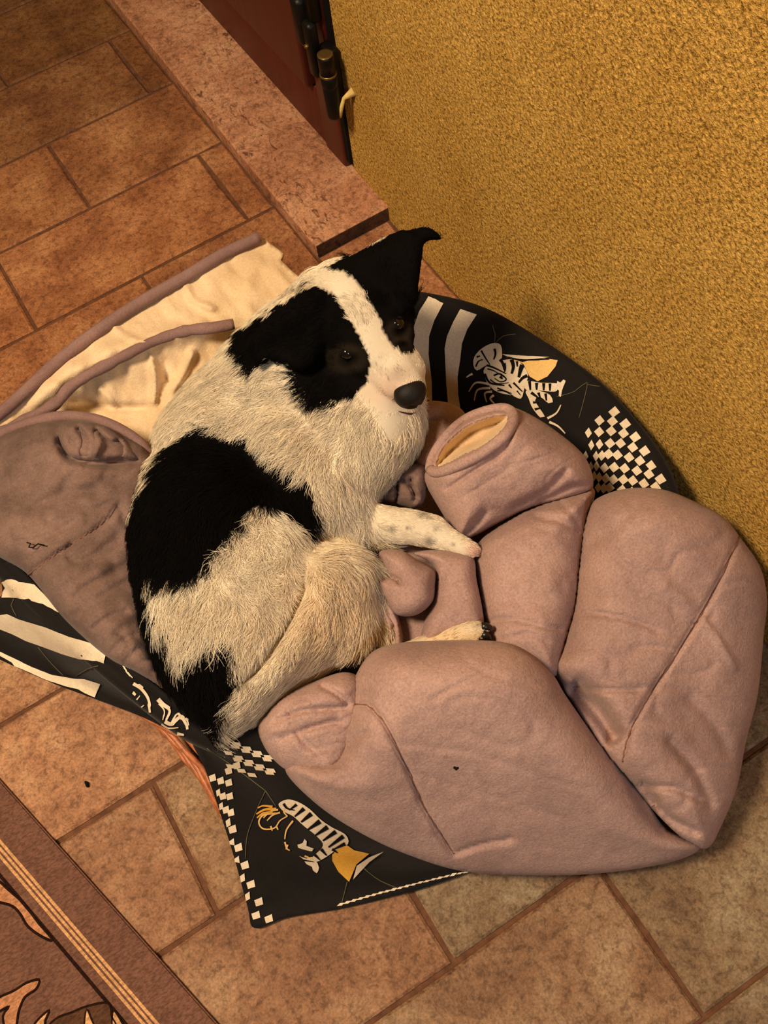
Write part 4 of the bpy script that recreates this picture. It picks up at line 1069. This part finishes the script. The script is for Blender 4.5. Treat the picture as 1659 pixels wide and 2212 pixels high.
nn = np.cross(B_ - A_, C_ - A_); ar = np.linalg.norm(nn, axis=1); nn /= ar[:, None] + 1e-12
ctr = (A_ + B_ + C_) / 3; vd = np.array([0, 0, CAM_H]) - ctr; vd /= np.linalg.norm(vd, axis=1)[:, None]
wgt = ar * ((nn * vd).sum(1) > -.35) * (ctr[:, 2] > .13)
cpx = PIX(ctr); hm = np.hypot((cpx[:, 0] - 760) / 230, (cpx[:, 1] - 690) / 220) < 1
wgt *= np.where(hm, 2.2, 1.0)
cum = np.cumsum(wgt); cum /= cum[-1]
ix = np.searchsorted(cum, rng.random(NH)); ix = np.minimum(ix, nt_ - 1)
u = rng.random(NH); v_ = rng.random(NH); fl_ = u + v_ > 1; u[fl_] = 1 - u[fl_]; v_[fl_] = 1 - v_[fl_]
root = A_[ix] + (B_[ix] - A_[ix]) * u[:, None] + (C_[ix] - A_[ix]) * v_[:, None]
# smooth normals
vn = np.zeros((nv, 3)); 
for k in range(3): np.add.at(vn, ti[:, k], np.cross(B_ - A_, C_ - A_))
vn /= np.linalg.norm(vn, axis=1)[:, None] + 1e-12
nrm = vn[ti[ix, 0]] * (1 - u - v_)[:, None] + vn[ti[ix, 1]] * u[:, None] + vn[ti[ix, 2]] * v_[:, None]
nrm /= np.linalg.norm(nrm, axis=1)[:, None] + 1e-12
rp = PIX(root); X, Y = rp[:, 0], rp[:, 1]
D2 = (X[:, None] - flow[None, :, 0]) ** 2 + (Y[:, None] - flow[None, :, 1]) ** 2 + 300.
w = 1 / D2 ** 1.6; w /= w.sum(1)[:, None]
fx = (w * flow[None, :, 2]).sum(1); fy = (w * flow[None, :, 3]).sum(1)
curl = .5 * vnoise(X / 24, Y / 24, 31) + .28 * vnoise(X / 9, Y / 9, 33) + .16 * rng.standard_normal(NH)
wavy = np.clip(1 - np.hypot((X - 560) / 130, (Y - 1210) / 110), 0, 1)
curl *= 1 + 2.2 * wavy
# length in metres by region
Lh = np.full(NH, .022)
head = (np.hypot((X - 770) / 150, (Y - 720) / 150) < 1) & (root[:, 2] > .30)
Lh = np.where(head, .0085, Lh)
loc = (root - HC) @ HA.T
Lh = np.where((loc[:, 0] > .045) & (np.abs(loc[:, 1]) < .05) & (loc[:, 2] > -.052) & (loc[:, 2] < .03), .0045, Lh)
Lh = np.where((X < 660) & (X > 500) & (Y > 610) & (Y < 815) & (root[:, 2] > .325), .007, Lh)
Lh = np.where((X > 690) & (Y < 640) & (root[:, 2] > .36), .0048, Lh)
Lh = np.where((X > 815) & (Y > 1080) & (Y < 1215), .0065, Lh)
Lh = np.where((X > 830) & (Y > 1330), .0065, Lh)
Lh = np.where((X > 700) & (X < 830) & (Y > 1170) & (Y < 1420), .027, Lh)
Lh = np.where((X < 480) & (Y > 1300), .032, Lh)
gd, gp = seg_dist(rp, groove)
Lh *= np.clip(.30 + gd / 45., 0, 1)
Lh *= .65 + .6 * rng.random(NH)
sh = np.clip(1.25 * Lh / .02, 0, 1); 
ang = curl * (.35 + .65 * sh)
gx = fx * np.cos(ang) - fy * np.sin(ang); gy = fx * np.sin(ang) + fy * np.cos(ang)
dirw = gx[:, None] * M[0] + gy[:, None] * M[1]
tan_ = dirw - (dirw * nrm).sum(1)[:, None] * nrm
tan_ /= np.linalg.norm(tan_, axis=1)[:, None] + 1e-9
side = np.cross(nrm, tan_)
lift = .28 + .22 * rng.random(NH) + .15 * vnoise(X / 14, Y / 14, 41)
K = 6
pos = np.zeros((NH, K, 3)); 
wv = .10 * np.sin(rng.random(NH) * .6 + vnoise(X / 16, Y / 16, 44) * 6.0)
for k in range(K):
    s = k / (K - 1)
    pos[:, k] = root - nrm * .0008 + tan_ * (Lh * s)[:, None] + nrm * (Lh * lift * (s - .62 * s * s))[:, None] + side * (Lh * (wv * s * s + (.05 + .10 * wavy) * np.sin(s * 7 + X / 9)))[:, None]
fc_, fb_ = coat(rp, 9.0)
fc_ = fc_ * (.66 + .56 * rng.random(NH))[:, None] * (1 + .20 * vnoise(X / 7, Y / 7, 50) + .10 * vnoise(X / 18, Y / 18, 51))[:, None]
hc = bpy.data.hair_curves.new('fur')
hc.add_curves([K] * NH)
hc.attributes['position'].data.foreach_set('vector', pos.reshape(-1).astype(np.float32))
ra_t = hc.attributes.get('radius') or hc.attributes.new('radius', 'FLOAT', 'POINT')
rr = np.outer(np.where(head, .00022, .00028), np.linspace(1, .25, K)).ravel()
ra_t.data.foreach_set('value', rr.astype(np.float32))
ca_t = hc.attributes.new('fur_color', 'FLOAT_COLOR', 'CURVE')
ca_t.data.foreach_set('color', np.hstack([np.clip(fc_, 0, 1), np.ones((NH, 1))]).ravel().astype(np.float32))
hc.materials.append(m_fur)
fur = bpy.data.objects.new('fur', hc); col.objects.link(fur); setp(fur, dog); fur['kind'] = 'stuff'
